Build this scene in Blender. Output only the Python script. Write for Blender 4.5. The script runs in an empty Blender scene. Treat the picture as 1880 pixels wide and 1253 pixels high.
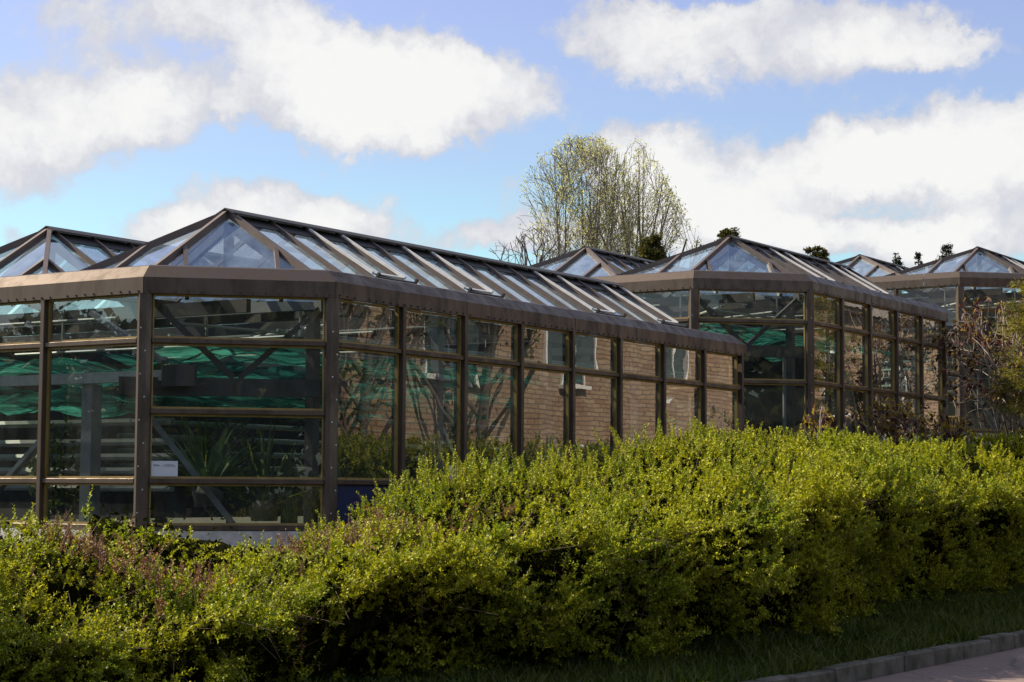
import bpy, math, random
import numpy as np
from mathutils import Vector, Matrix

rad = math.radians
SC = bpy.context.scene
COL = SC.collection
RNG = np.random.default_rng(7)
random.seed(7)

# ------------------------------------------------------------------ camera
EYE = 1.6
FPX = 3482.7                       # focal length in pixels of an 1880 px wide picture
cam_d = bpy.data.cameras.new('camera')
cam_d.sensor_width = 36.0
cam_d.lens = FPX / 1880 * 36.0
cam_d.clip_start = 0.1
cam_d.clip_end = 3000
cam = bpy.data.objects.new('camera', cam_d)
COL.objects.link(cam)
cam.matrix_world = (Matrix.Translation((0, 0, EYE)) @ Matrix.Rotation(math.pi / 2 + 0.078606, 4, 'X')
                    @ Matrix.Rotation(0.00535, 4, 'Z'))
SC.camera = cam

# ------------------------------------------------------------------ light
SUN_EL = rad(41)
SUN_H = Vector((-0.95, 0.305, 0)).normalized()
SUN_DIR = Vector((SUN_H.x * math.cos(SUN_EL), SUN_H.y * math.cos(SUN_EL), math.sin(SUN_EL)))
sun_d = bpy.data.lights.new('sun', 'SUN')
sun_d.energy = 5.0
sun_d.angle = rad(0.53)
sun_d.color = (1.0, 0.88, 0.68)
sun = bpy.data.objects.new('sun', sun_d)
COL.objects.link(sun)
sun.rotation_euler = SUN_DIR.to_track_quat('Z', 'Y').to_euler()
sun.location = (-20, 10, 40)

SC.view_settings.view_transform = 'Standard'
SC.view_settings.look = 'None'
SC.view_settings.exposure = 0.75
SC.view_settings.gamma = 1.0
SC.view_settings.use_curve_mapping = False
SC.cycles.max_bounces = 10
SC.cycles.transparent_max_bounces = 24
SC.cycles.diffuse_bounces = 3
SC.cycles.glossy_bounces = 4
SC.cycles.transmission_bounces = 6
SC.cycles.caustics_reflective = False
SC.cycles.caustics_refractive = False
SC.cycles.use_denoising = True


class NT:
    """small helper for node trees"""
    def __init__(self, tree):
        self.t = tree
        self.n = tree.nodes
        self.l = tree.links

    def add(self, kind, **kw):
        nd = self.n.new(kind)
        for k, v in kw.items():
            setattr(nd, k, v)
        return nd

    def link(self, a, b):
        self.l.new(a, b)

    def math(self, op, a, b=None, c=None, clamp=False):
        nd = self.n.new('ShaderNodeMath')
        nd.operation = op
        nd.use_clamp = clamp
        for i, v in enumerate((a, b, c)):
            if v is None:
                continue
            if isinstance(v, (int, float)):
                nd.inputs[i].default_value = v
            else:
                self.l.new(v, nd.inputs[i])
        return nd.outputs[0]

    def vmath(self, op, a, b=None, c=None):
        nd = self.n.new('ShaderNodeVectorMath')
        nd.operation = op
        for i, v in enumerate((a, b, c)):
            if v is None:
                continue
            if isinstance(v, (tuple, list)):
                nd.inputs[i].default_value = v
            else:
                self.l.new(v, nd.inputs[i])
        return nd.outputs[1] if op in ('LENGTH', 'DOT_PRODUCT', 'DISTANCE') else nd.outputs[0]

    def mix(self, fac, a, b, blend='MIX'):
        nd = self.n.new('ShaderNodeMix')
        nd.data_type = 'RGBA'
        nd.blend_type = blend
        for sock, v in ((nd.inputs[0], fac), (nd.inputs[6], a), (nd.inputs[7], b)):
            if isinstance(v, (int, float)):
                sock.default_value = v
            elif isinstance(v, (tuple, list)):
                sock.default_value = (*v[:3], 1)
            else:
                self.l.new(v, sock)
        return nd.outputs[2]

    def smooth(self, v, a, b, to0=0.0, to1=1.0):
        nd = self.n.new('ShaderNodeMapRange')
        nd.interpolation_type = 'SMOOTHSTEP'
        nd.inputs[1].default_value = a
        nd.inputs[2].default_value = b
        nd.inputs[3].default_value = to0
        nd.inputs[4].default_value = to1
        self.l.new(v, nd.inputs[0])
        return nd.outputs[0]

    def noise(self, vec, scale, detail=4, rough=0.55, dist=0.0, out=0):
        nd = self.n.new('ShaderNodeTexNoise')
        nd.inputs['Scale'].default_value = scale
        nd.inputs['Detail'].default_value = detail
        nd.inputs['Roughness'].default_value = rough
        nd.inputs['Distortion'].default_value = dist
        if vec is not None:
            self.l.new(vec, nd.inputs['Vector'])
        return nd.outputs[out]

    def ramp(self, fac, stops):
        nd = self.n.new('ShaderNodeValToRGB')
        while len(nd.color_ramp.elements) < len(stops):
            nd.color_ramp.elements.new(0.5)
        for e, (p, c) in zip(nd.color_ramp.elements, stops):
            e.position = p
            e.color = (*c, 1)
        self.l.new(fac, nd.inputs[0])
        return nd.outputs[0]


# ------------------------------------------------------------------ world: sky with clouds
world = bpy.data.worlds.new('World')
SC.world = world
world.use_nodes = True
wt = NT(world.node_tree)
wt.n.clear()
w_out = wt.add('ShaderNodeOutputWorld')
w_bg = wt.add('ShaderNodeBackground')
wt.link(w_bg.outputs[0], w_out.inputs[0])
sky = wt.add('ShaderNodeTexSky')
sky.sky_type = 'NISHITA'
sky.sun_disc = False
sky.sun_elevation = SUN_EL
sky.sun_rotation = math.atan2(SUN_H.x, SUN_H.y)
sky.air_density = 1.0
sky.dust_density = 0.6
sky.ozone_density = 1.6
tc = wt.add('ShaderNodeTexCoord')
dirv = tc.outputs['Generated']
sep = wt.add('ShaderNodeSeparateXYZ')
wt.link(dirv, sep.inputs[0])
az = wt.math('ARCTAN2', sep.outputs[0], sep.outputs[1])
el = wt.math('ARCSINE', sep.outputs[2])
cmb = wt.add('ShaderNodeCombineXYZ')
wt.link(az, cmb.inputs[0])
wt.link(el, cmb.inputs[1])
ae = cmb.outputs[0]
# fluffy edges: the cloud coordinates are pushed about by noise
n1 = wt.noise(ae, 20.0, 7, 0.58, out=1)
n1c = wt.vmath('SUBTRACT', n1, (0.5, 0.5, 0.5))
warp = wt.vmath('MULTIPLY', n1c, (0.050, 0.036, 0))
n2 = wt.noise(ae, 70.0, 5, 0.6, out=1)
warp2 = wt.vmath('MULTIPLY', wt.vmath('SUBTRACT', n2, (0.5, 0.5, 0.5)), (0.030, 0.024, 0))
aew = wt.vmath('ADD', wt.vmath('ADD', ae, warp), warp2)
# cumulus banks: (azimuth px, height px, half width, half height, strength) in 1/3482.7 rad
BANKS = [
    (560, 110, 190, 90, 1.0), (700, 180, 220, 90, 1.1), (880, 180, 150, 65, 1.0), (430, 20, 150, 60, 0.9),
    (660, 215, 130, 60, 0.8), (760, 100, 170, 60, 0.9),
    (130, 205, 200, 95, 1.15), (20, 300, 120, 90, 0.9), (250, 190, 110, 60, 0.8), (150, 40, 210, 55, 0.75), (1000, 420, 120, 40, 0.6),
    (410, 190, 28, 30, 0.55),
    (480, 400, 170, 75, 1.2), (600, 410, 120, 60, 1.0), (320, 440, 130, 40, 1.0), (860, 440, 110, 45, 0.8),
    (930, 350, 60, 45, 0.5),
    (1150, 290, 90, 70, 1.1), (1260, 320, 150, 90, 1.2), (1380, 370, 190, 60, 0.9), (1250, 420, 260, 55, 0.8),
    (1700, 275, 210, 75, 1.15), (1560, 290, 130, 45, 0.9), (1840, 300, 150, 85, 1.0), (1700, 330, 250, 45, 0.8),
    (1500, 85, 170, 70, 1.1), (1650, 70, 130, 45, 0.8), (1780, 105, 110, 32, 0.8), (1130, 30, 120, 45, 1.0),
    (1260, 60, 140, 55, 0.8), (1265, 150, 45, 28, 0.6), (1180, 105, 80, 40, 0.7), (1400, 10, 200, 30, 0.6),
    (1560, 450, 180, 34, 1.1), (1720, 440, 130, 45, 1.1), (1850, 440, 120, 60, 0.7), (1440, 420, 80, 30, 0.6),
    (30, 445, 60, 28, 0.6),
]
acc = None
for bx, by, bw, bh, st in BANKS:
    A = math.atan((bx - 940) / FPX)
    E_ = math.atan((899 + (bx - 940) * 0.0053 - by) / FPX)
    sx, sy = FPX / (bw * 1.24), FPX / (bh * 1.20)
    v = wt.vmath('MULTIPLY_ADD', aew, (sx, sy, 0), (-A * sx, -E_ * sy, 0))
    ln = wt.vmath('LENGTH', v)
    g = wt.smooth(ln, 0.1, 1.45, st, 0.0)
    acc = g if acc is None else wt.math('ADD', acc, g)
# everywhere outside the view: scattered cumulus from noise on the cloud layer
zc = wt.math('ADD', wt.math('MAXIMUM', sep.outputs[2], 0.0), 0.12)
pl = wt.add('ShaderNodeCombineXYZ')
wt.link(wt.math('DIVIDE', sep.outputs[0], zc), pl.inputs[0])
wt.link(wt.math('DIVIDE', sep.outputs[1], zc), pl.inputs[1])
gen = wt.noise(pl.outputs[0], 0.9, 6, 0.55)
gen = wt.smooth(gen, 0.40, 0.62)
ahead = wt.math('MULTIPLY', wt.smooth(wt.math('ABSOLUTE', az), 0.30, 0.42, 1.0, 0.0), wt.smooth(el, 0.275, 0.36, 1.0, 0.0))
wisps = wt.math('MULTIPLY_ADD', wt.noise(ae, 24.0, 5, 0.6), 0.6, wt.math('MULTIPLY', wt.noise(ae, 75.0, 6, 0.65), 0.4))
acc_w = wt.math('ADD', acc, wt.math('MULTIPLY', wt.math('SUBTRACT', wisps, 0.5), 2.1))
dens = wt.smooth(acc_w, 0.28, 0.98)
dens = wt.math('ADD', wt.math('MULTIPLY', dens, ahead), wt.math('MULTIPLY', gen, wt.math('SUBTRACT', 1.0, ahead)))
# cloud tone: brighter where thick and lit from above, greyer undersides
soft = wt.math('MULTIPLY_ADD', wt.noise(aew, 15.0, 5, 0.55), 0.6, wt.math('MULTIPLY', wt.noise(aew, 42.0, 5, 0.6), 0.4))
tone = wt.smooth(wt.math('ADD', acc_w, wt.math('MULTIPLY', wt.math('SUBTRACT', soft, 0.5), 3.0)), 0.42, 1.9)
cloud_c = wt.mix(tone, (0.375, 0.385, 0.425), (0.565, 0.56, 0.55))
# clear sky: Nishita, steered towards the lavender top and cyan low sky
tint = wt.ramp(wt.smooth(el, 0.10, 0.27), [(0.0, (0.95, 1.15, 1.08)), (0.4, (1.05, 1.02, 1.06)), (1.0, (1.22, 1.02, 1.12))])
sky_c = wt.vmath('MULTIPLY', wt.mix(1.0, sky.outputs[0], tint, 'MULTIPLY'), (0.090, 0.090, 0.090))
total = wt.mix(wt.math('MULTIPLY', dens, 0.97), sky_c, cloud_c)
wt.link(total, w_bg.inputs[0])
w_bg.inputs[1].default_value = 1.0
world.cycles.sampling_method = 'MANUAL'
world.cycles.sample_map_resolution = 1024


# ------------------------------------------------------------------ frames of reference
R_ = np.array([0.54104359, 0.84099455, 0.0])      # along the long glass walls, away from the camera
L_ = np.array([-0.84099455, 0.54104359, 0.0])     # across them, to the left
N_ = -L_
UP = np.array([0, 0, 1.0])
P1 = np.array([-1.868066, 19.621879, 0.0])        # near right corner of the first greenhouse


def tn(x, y):
    return x * R_[0] + y * R_[1], x * N_[0] + y * N_[1]


def xy(t, n):
    return R_[0] * t + N_[0] * n, R_[1] * t + N_[1] * n


def at_px(px, py, D):
    """where a picture point lies when it is D metres ahead"""
    X = (px - 940) / FPX * D
    Z = EYE + (899 + (px - 940) * 0.0053 - py) / FPX * D
    return np.array([X, D, Z])


# ------------------------------------------------------------------ mesh helpers
class MB:
    def __init__(self):
        self.v, self.f = [], []
        self.mark = None

    def quad(self, a, b, c, d):
        k = len(self.v)
        self.v += [tuple(a), tuple(b), tuple(c), tuple(d)]
        self.f.append((k, k + 1, k + 2, k + 3))

    def poly(self, pts):
        k = len(self.v)
        self.v += [tuple(p) for p in pts]
        self.f.append(tuple(range(k, k + len(pts))))

    def hexa(self, c):
        """8 corners: 0-3 bottom ring, 4-7 top ring"""
        k = len(self.v)
        self.v += [tuple(p) for p in c]
        for f in ((3, 2, 1, 0), (4, 5, 6, 7), (0, 1, 5, 4), (1, 2, 6, 5), (2, 3, 7, 6), (3, 0, 4, 7)):
            self.f.append(tuple(k + i for i in f))

    def bar(self, a, b, w, h, up=UP, ow=0.0, oh=0.0):
        """rectangular bar from a to b; w across, h along up; ow/oh shift the section"""
        a, b = np.asarray(a, float), np.asarray(b, float)
        d = b - a
        d /= np.linalg.norm(d) + 1e-12
        s = np.cross(d, up)
        if np.linalg.norm(s) < 1e-6:
            s = np.cross(d, np.array([1.0, 0, 0]))
        s /= np.linalg.norm(s)
        u = np.cross(s, d)
        c = []
        for p in (a, b):
            for (i, j) in ((-.5, -.5), (.5, -.5), (.5, .5), (-.5, .5)):
                c.append(p + s * (i * w + ow) + u * (j * h + oh))
        self.hexa(c)

    def tube(self, pts, rads, n=8, cap=True):
        pts = [np.asarray(p, float) for p in pts]
        k0 = len(self.v)
        for i, p in enumerate(pts):
            d = pts[min(i + 1, len(pts) - 1)] - pts[max(i - 1, 0)]
            d /= np.linalg.norm(d) + 1e-12
            ref = np.array([0, 0, 1.0]) if abs(d[2]) < 0.9 else np.array([1.0, 0, 0])
            s = np.cross(d, ref)
            s /= np.linalg.norm(s)
            u = np.cross(s, d)
            r = rads[i] if isinstance(rads, (list, tuple)) else rads
            for j in range(n):
                a = 2 * math.pi * j / n
                self.v.append(tuple(p + r * (math.cos(a) * s + math.sin(a) * u)))
        for i in range(len(pts) - 1):
            for j in range(n):
                a = k0 + i * n + j
                b = k0 + i * n + (j + 1) % n
                self.f.append((a, b, b + n, a + n))
        if cap:
            self.f.append(tuple(k0 + j for j in range(n))[::-1])
            e = k0 + (len(pts) - 1) * n
            self.f.append(tuple(e + j for j in range(n)))


def children_of(o):
    return o.children


def empty(name, loc, label, cat, group=None, kind=None):
    o = bpy.data.objects.new(name, None)
    o.empty_display_size = 0.3
    o.location = loc
    COL.objects.link(o)
    tag(o, label, cat, group, kind)
    return o


def tag(o, label=None, cat=None, group=None, kind=None):
    if label:
        o['label'] = label
    if cat:
        o['category'] = cat
    if group:
        o['group'] = group
    if kind:
        o['kind'] = kind
    return o


def root_of(o):
    while o.parent:
        o = o.parent
    return o


def link_mesh(name, me, mats, parent):
    for m in (mats if isinstance(mats, (list, tuple)) else [mats]):
        me.materials.append(m)
    o = bpy.data.objects.new(name, me)
    if parent:
        o.parent = parent
    COL.objects.link(o)
    return o


def obj(name, mb, mat, parent=None, smooth=False, bevel=0.0):
    """one mesh object; vertices are given in world coordinates"""
    v = np.array(mb.v, dtype=np.float64)
    if parent is not None:
        v = v - np.array(root_of(parent).location)
    me = bpy.data.meshes.new(name)
    me.from_pydata(v.tolist(), [], mb.f)
    me.update()
    if mb.mark is not None:
        me.polygons.foreach_set('material_index', [1 if i >= mb.mark else 0 for i in range(len(mb.f))])
    if smooth:
        me.polygons.foreach_set('use_smooth', [True] * len(me.polygons))
    o = link_mesh(name, me, mat, parent)
    if bevel:
        b = o.modifiers.new('bevel', 'BEVEL')
        b.width = bevel
        b.segments = 1
        b.limit_method = 'ANGLE'
    return o


def np_obj(name, V, F, mat, parent=None, smooth=False, mat_idx=None):
    """V (n,3), F (m,4) arrays -> quads, fast"""
    V = np.asarray(V, np.float32)
    if parent is not None:
        V = V - np.array(root_of(parent).location, np.float32)
    F = np.asarray(F, np.int32)
    me = bpy.data.meshes.new(name)
    me.vertices.add(len(V))
    me.vertices.foreach_set('co', V.ravel())
    k = F.shape[1]
    me.loops.add(len(F) * k)
    me.loops.foreach_set('vertex_index', F.ravel())
    me.polygons.add(len(F))
    me.polygons.foreach_set('loop_start', np.arange(0, len(F) * k, k, dtype=np.int32))
    if mat_idx is not None:
        me.polygons.foreach_set('material_index', np.asarray(mat_idx, np.int32))
    if smooth:
        me.polygons.foreach_set('use_smooth', np.ones(len(F), bool))
    me.update(calc_edges=True)
    me.validate()
    return link_mesh(name, me, mat, parent)


def unit(a):
    return a / (np.linalg.norm(a, axis=-1, keepdims=True) + 1e-12)


def leaf_quads(C, D, Nn, length, width, fold=0.25):
    """diamond shaped leaves: base C, direction D, normal-ish Nn"""
    D = unit(D)
    S = unit(np.cross(D, Nn))
    U = np.cross(S, D)
    length = np.asarray(length)[:, None]
    width = np.asarray(width)[:, None]
    a = C
    m = C + D * length * 0.5
    b = m + S * width * 0.5 + U * width * fold
    c = C + D * length
    d = m - S * width * 0.5 + U * width * fold
    V = np.stack([a, b, c, d], 1).reshape(-1, 3)
    F = np.arange(len(V), dtype=np.int32).reshape(-1, 4)
    return V, F


def tubes_np(P, Q, r0, r1, n=5):
    """many straight tapered tubes"""
    P, Q = np.asarray(P, float), np.asarray(Q, float)
    d = unit(Q - P)
    ref = np.where(np.abs(d[:, 2:3]) < 0.9, np.array([[0, 0, 1.0]]), np.array([[1.0, 0, 0]]))
    s = unit(np.cross(d, ref))
    u = np.cross(s, d)
    a = np.arange(n) * 2 * math.pi / n
    ring = np.cos(a)[None, :, None] * s[:, None, :] + np.sin(a)[None, :, None] * u[:, None, :]
    V0 = P[:, None, :] + ring * np.asarray(r0)[:, None, None]
    V1 = Q[:, None, :] + ring * np.asarray(r1)[:, None, None]
    V = np.concatenate([V0, V1], 1).reshape(-1, 3)
    base = (np.arange(len(P)) * 2 * n)[:, None]
    j = np.arange(n)
    F = np.stack([base + j, base + (j + 1) % n, base + n + (j + 1) % n, base + n + j], -1).reshape(-1, 4)
    return V, F


def join_np(parts):
    Vs, Fs, k = [], [], 0
    for V, F in parts:
        Vs.append(V)
        Fs.append(F + k)
        k += len(V)
    return np.concatenate(Vs), np.concatenate(Fs)


# ------------------------------------------------------------------ materials
def new_mat(name):
    m = bpy.data.materials.new(name)
    m.use_nodes = True
    t = NT(m.node_tree)
    t.n.clear()
    out = t.add('ShaderNodeOutputMaterial')
    return m, t, out


def principled(name, col, rough=0.6, metal=0.0, spec=0.5, var=0.0, vscale=6.0, col2=None, bump=0.0, bscale=30.0, rvar=0.0, streak=0.0):
    m, t, out = new_mat(name)
    p = t.add('ShaderNodeBsdfPrincipled')
    t.link(p.outputs[0], out.inputs[0])
    p.inputs['Roughness'].default_value = rough
    p.inputs['Metallic'].default_value = metal
    p.inputs['Specular IOR Level'].default_value = spec
    co = t.add('ShaderNodeTexCoord').outputs['Object']
    if var or col2:
        nv = co
        if streak:
            mp = t.add('ShaderNodeMapping')
            mp.inputs['Scale'].default_value = (1.0, 1.0, streak)
            t.link(co, mp.inputs[0])
            nv = mp.outputs[0]
        nz = t.noise(nv, vscale, 6, 0.65)
        c2 = col2 if col2 else tuple(c * (1 - var) for c in col)
        f = t.smooth(nz, 0.35, 0.68)
        t.link(t.mix(f, col, c2), p.inputs['Base Color'])
        if rvar:
            t.link(t.math('MULTIPLY_ADD', f, rvar, rough), p.inputs['Roughness'])
    else:
        p.inputs['Base Color'].default_value = (*col, 1)
    if bump:
        b = t.add('ShaderNodeBump')
        b.inputs['Strength'].default_value = bump
        b.inputs['Distance'].default_value = 0.006
        t.link(t.noise(co, bscale, 5, 0.6), b.inputs['Height'])
        t.link(b.outputs[0], p.inputs['Normal'])
    return m


def leaf_mat(name, c1, c2, trans, tf=0.45, scale=3.0, rough=0.55, c3=None, spec=0.3):
    m, t, out = new_mat(name)
    co = t.add('ShaderNodeTexCoord').outputs['Object']
    nz = t.smooth(t.noise(co, scale, 4, 0.6), 0.3, 0.7)
    col = t.mix(nz, c1, c2)
    geo = t.add('ShaderNodeNewGeometry')
    rnd = geo.outputs['Random Per Island']
    if c3:
        col = t.mix(t.smooth(rnd, 0.75, 1.0), col, c3)
    hsv = t.add('ShaderNodeHueSaturation')
    t.link(t.math('MULTIPLY_ADD', rnd, 0.7, 0.65), hsv.inputs['Value'])
    t.link(col, hsv.inputs['Color'])
    p = t.add('ShaderNodeBsdfPrincipled')
    p.inputs['Roughness'].default_value = rough
    p.inputs['Specular IOR Level'].default_value = spec
    t.link(hsv.outputs[0], p.inputs['Base Color'])
    tr = t.add('ShaderNodeBsdfTranslucent')
    tc_ = t.mix(1.0, hsv.outputs[0], trans, 'MULTIPLY')
    t.link(tc_, tr.inputs[0])
    mx = t.add('ShaderNodeMixShader')
    mx.inputs[0].default_value = tf
    t.link(p.outputs[0], mx.inputs[1])
    t.link(tr.outputs[0], mx.inputs[2])
    t.link(mx.outputs[0], out.inputs[0])
    return m


def glass_mat(name, tint, r0=0.08, power=4.0, rough=0.0, dirt=0.0, dirt_col=(0.5, 0.55, 0.6), wave=0.0, wscale=1.5, gcol=(1, 1, 1)):
    m, t, out = new_mat(name)
    co = t.add('ShaderNodeTexCoord').outputs['Object']
    lw = t.add('ShaderNodeLayerWeight')
    lw.inputs['Blend'].default_value = 0.5
    f5 = t.math('POWER', lw.outputs['Facing'], power)
    fr = t.math('MULTIPLY_ADD', f5, 1 - r0, r0, clamp=True)
    tr = t.add('ShaderNodeBsdfTransparent')
    tr.inputs[0].default_value = (*tint, 1)
    gl = t.add('ShaderNodeBsdfGlossy')
    gl.inputs['Roughness'].default_value = rough
    gl.inputs[0].default_value = (*gcol, 1)
    if wave:
        b = t.add('ShaderNodeBump')
        b.inputs['Strength'].default_value = 1.0
        b.inputs['Distance'].default_value = wave
        t.link(t.noise(co, wscale, 2, 0.4), b.inputs['Height'])
        t.link(b.outputs[0], gl.inputs['Normal'])
    body = tr.outputs[0]
    if dirt:
        di = t.add('ShaderNodeBsdfDiffuse')
        di.inputs[0].default_value = (*dirt_col, 1)
        tl = t.add('ShaderNodeBsdfTranslucent')
        tl.inputs[0].default_value = (*dirt_col, 1)
        dm = t.add('ShaderNodeMixShader')
        dm.inputs[0].default_value = 0.18
        t.link(di.outputs[0], dm.inputs[1])
        t.link(tl.outputs[0], dm.inputs[2])
        mp = t.add('ShaderNodeMapping')
        mp.inputs['Scale'].default_value = (1.0, 1.0, 0.35)
        t.link(co, mp.inputs[0])
        nz = t.smooth(t.noise(mp.outputs[0], 3.2, 7, 0.65), 0.35, 0.75)
        mx0 = t.add('ShaderNodeMixShader')
        t.link(t.math('MULTIPLY_ADD', nz, dirt, dirt * 0.35), mx0.inputs[0])
        t.link(body, mx0.inputs[1])
        t.link(dm.outputs[0], mx0.inputs[2])
        body = mx0.outputs[0]
    mx = t.add('ShaderNodeMixShader')
    t.link(fr, mx.inputs[0])
    t.link(body, mx.inputs[1])
    t.link(gl.outputs[0], mx.inputs[2])
    t.link(mx.outputs[0], out.inputs[0])
    return m


M = {}
M['bronze'] = principled('bronze metal', (0.135, 0.106, 0.085), 0.44, 0.8, 0.5, var=0.36, vscale=6.0, rvar=0.2, bump=0.03, bscale=60, streak=0.3)
M['bronze_cap'] = principled('sunlit bronze rafters', (0.155, 0.122, 0.107), 0.5, 0.3, 0.4, var=0.2, vscale=5)  # paler copy of the bronze: the rafters' sunlit tone raised into the colour
M['dark'] = principled('black metal and gap shade', (0.025, 0.022, 0.022), 0.55, 0.2)
M['gasket'] = principled('ochre gasket', (0.34, 0.235, 0.07), 0.5, 0.1, 0.5, var=0.3, vscale=8)
M['alu'] = principled('bare aluminium', (0.80, 0.79, 0.76), 0.35, 0.15, 0.5, var=0.15, vscale=10)
M['white_paint'] = principled('grey white paint', (0.42, 0.43, 0.40), 0.55, 0, 0.4, var=0.25, vscale=9)
M['steel_dark'] = principled('dark painted steel', (0.052, 0.047, 0.045), 0.55, 0.2, var=0.3, vscale=6)
M['steel_grey'] = principled('grey painted steel', (0.17, 0.18, 0.19), 0.5, 0.1, var=0.25, vscale=6)
M['blue_panel'] = principled('navy blue panel', (0.012, 0.022, 0.085), 0.4)
M['plinth'] = principled('whitewashed plinth', (0.62, 0.60, 0.55), 0.8, var=0.3, vscale=7, bump=0.15)
M['glass_wall'] = glass_mat('wall glass', (0.80, 0.88, 0.86), r0=0.05, power=2.4, wave=0.0016, wscale=1.3, dirt=0.06, dirt_col=(0.45, 0.5, 0.5))
M['glass_roof'] = glass_mat('dusty roof glass', (0.80, 0.86, 0.92), r0=0.14, power=2.2, rough=0.05, wave=0.004, wscale=1.6, dirt=0.48, dirt_col=(0.36, 0.45, 0.54), gcol=(0.84, 0.96, 1.0))
M['added_back_wall'] = principled('near-black added wall', (0.022, 0.026, 0.022), 0.9, 0, 0.2, var=0.4, vscale=2)
M['soil'] = principled('soil', (0.06, 0.048, 0.036), 0.95, 0, 0.2, col2=(0.04, 0.05, 0.022), vscale=1.2, bump=0.4, bscale=12)
M['stem'] = principled('hedge twigs', (0.13, 0.09, 0.065), 0.8, 0, 0.2, var=0.3)
M['bark'] = principled('grey brown bark', (0.12, 0.095, 0.08), 0.9, 0, 0.2, var=0.4, vscale=3, bump=0.4, bscale=10)
M['bark_grey'] = principled('grey tree bark', (0.20, 0.17, 0.14), 0.9, 0, 0.2, var=0.4, vscale=3)
M['pale_bark'] = principled('pale twig bark', (0.36, 0.30, 0.25), 0.8, 0, 0.2, var=0.35, vscale=6)
M['leaf'] = leaf_mat('hedge leaves', (0.345, 0.355, 0.018), (0.17, 0.235, 0.017), (1.25, 1.25, 0.4), 0.30, 1.1, c3=(0.42, 0.39, 0.03))
M['leaf_dry'] = leaf_mat('dry reddish leaves', (0.27, 0.135, 0.075), (0.17, 0.10, 0.055), (1.2, 0.9, 0.6), 0.30, 3.0, c3=(0.36, 0.25, 0.16))
M['leaf_shaded'] = leaf_mat('shaded inner leaves', (0.018, 0.022, 0.006), (0.014, 0.014, 0.006), (1.0, 1.1, 0.5), 0.2, 2.0, spec=0.0)  # shade inside the hedge put into a near-black leaf colour
M['leaf_spring'] = leaf_mat('young tree leaves', (0.62, 0.61, 0.27), (0.50, 0.52, 0.22), (1.15, 1.15, 0.85), 0.5, 0.8)
M['leaf_dark'] = leaf_mat('evergreen foliage', (0.10, 0.098, 0.022), (0.05, 0.058, 0.016), (1.1, 1.0, 0.5), 0.25, 1.0, c3=(0.12, 0.10, 0.025))
M['leaf_pine'] = leaf_mat('dark pine foliage', (0.03, 0.042, 0.022), (0.022, 0.03, 0.016), (1.0, 1.0, 0.6), 0.2, 1.0)
M['leaf_thuja'] = leaf_mat('golden thuja foliage', (0.26, 0.245, 0.035), (0.14, 0.16, 0.025), (1.2, 1.15, 0.5), 0.4, 3.0, c3=(0.26, 0.17, 0.04))
M['bud_red'] = leaf_mat('dark red buds', (0.085, 0.028, 0.026), (0.06, 0.022, 0.02), (1.2, 0.8, 0.7), 0.3, 5.0)
M['bud_green'] = leaf_mat('opening bud leaves', (0.26, 0.24, 0.03), (0.30, 0.17, 0.035), (1.2, 1.1, 0.5), 0.4, 5.0)
M['agave'] = leaf_mat('agave leaves', (0.10, 0.15, 0.06), (0.06, 0.10, 0.04), (1.0, 1.1, 0.6), 0.15, 4.0)
M['palm'] = leaf_mat('palm leaves', (0.05, 0.09, 0.022), (0.09, 0.12, 0.03), (1.1, 1.2, 0.5), 0.3, 4.0, c3=(0.22, 0.2, 0.05))
M['cactus'] = principled('cactus skin', (0.045, 0.075, 0.028), 0.6, 0, 0.3, var=0.4, vscale=20)
M['grass'] = leaf_mat('verge grass', (0.055, 0.085, 0.014), (0.085, 0.105, 0.02), (1.2, 1.3, 0.5), 0.35, 1.5)
M['cloth'] = None


def cloth_mat():
    m, t, out = new_mat('green shade netting')
    co = t.add('ShaderNodeTexCoord').outputs['Object']
    nz = t.smooth(t.noise(co, 1.6, 5, 0.6), 0.3, 0.7)
    col = t.mix(nz, (0.065, 0.36, 0.275), (0.035, 0.21, 0.16))
    mp = t.add('ShaderNodeMapping')
    mp.inputs['Rotation'].default_value = (0, 0, -1.0)
    mp.inputs['Scale'].default_value = (0.7, 5.0, 2.0)
    t.link(co, mp.inputs[0])
    st_ = t.smooth(t.noise(mp.outputs[0], 1.6, 5, 0.6), 0.42, 0.60, 0.28, 1.0)  # dark streaks put the shadows of folds into the netting colour
    hv = t.add('ShaderNodeHueSaturation')
    t.link(st_, hv.inputs['Value'])
    t.link(col, hv.inputs['Color'])
    col = hv.outputs[0]
    d = t.add('ShaderNodeBsdfDiffuse')
    t.link(col, d.inputs[0])
    tl = t.add('ShaderNodeBsdfTranslucent')
    t.link(col, tl.inputs[0])
    mx = t.add('ShaderNodeMixShader')
    mx.inputs[0].default_value = 0.6
    t.link(d.outputs[0], mx.inputs[1])
    t.link(tl.outputs[0], mx.inputs[2])
    tr = t.add('ShaderNodeBsdfTransparent')
    mx2 = t.add('ShaderNodeMixShader')
    mx2.inputs[0].default_value = 0.30
    t.link(mx.outputs[0], mx2.inputs[1])
    t.link(tr.outputs[0], mx2.inputs[2])
    t.link(mx2.outputs[0], out.inputs[0])
    return m


M['cloth'] = cloth_mat()


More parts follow.
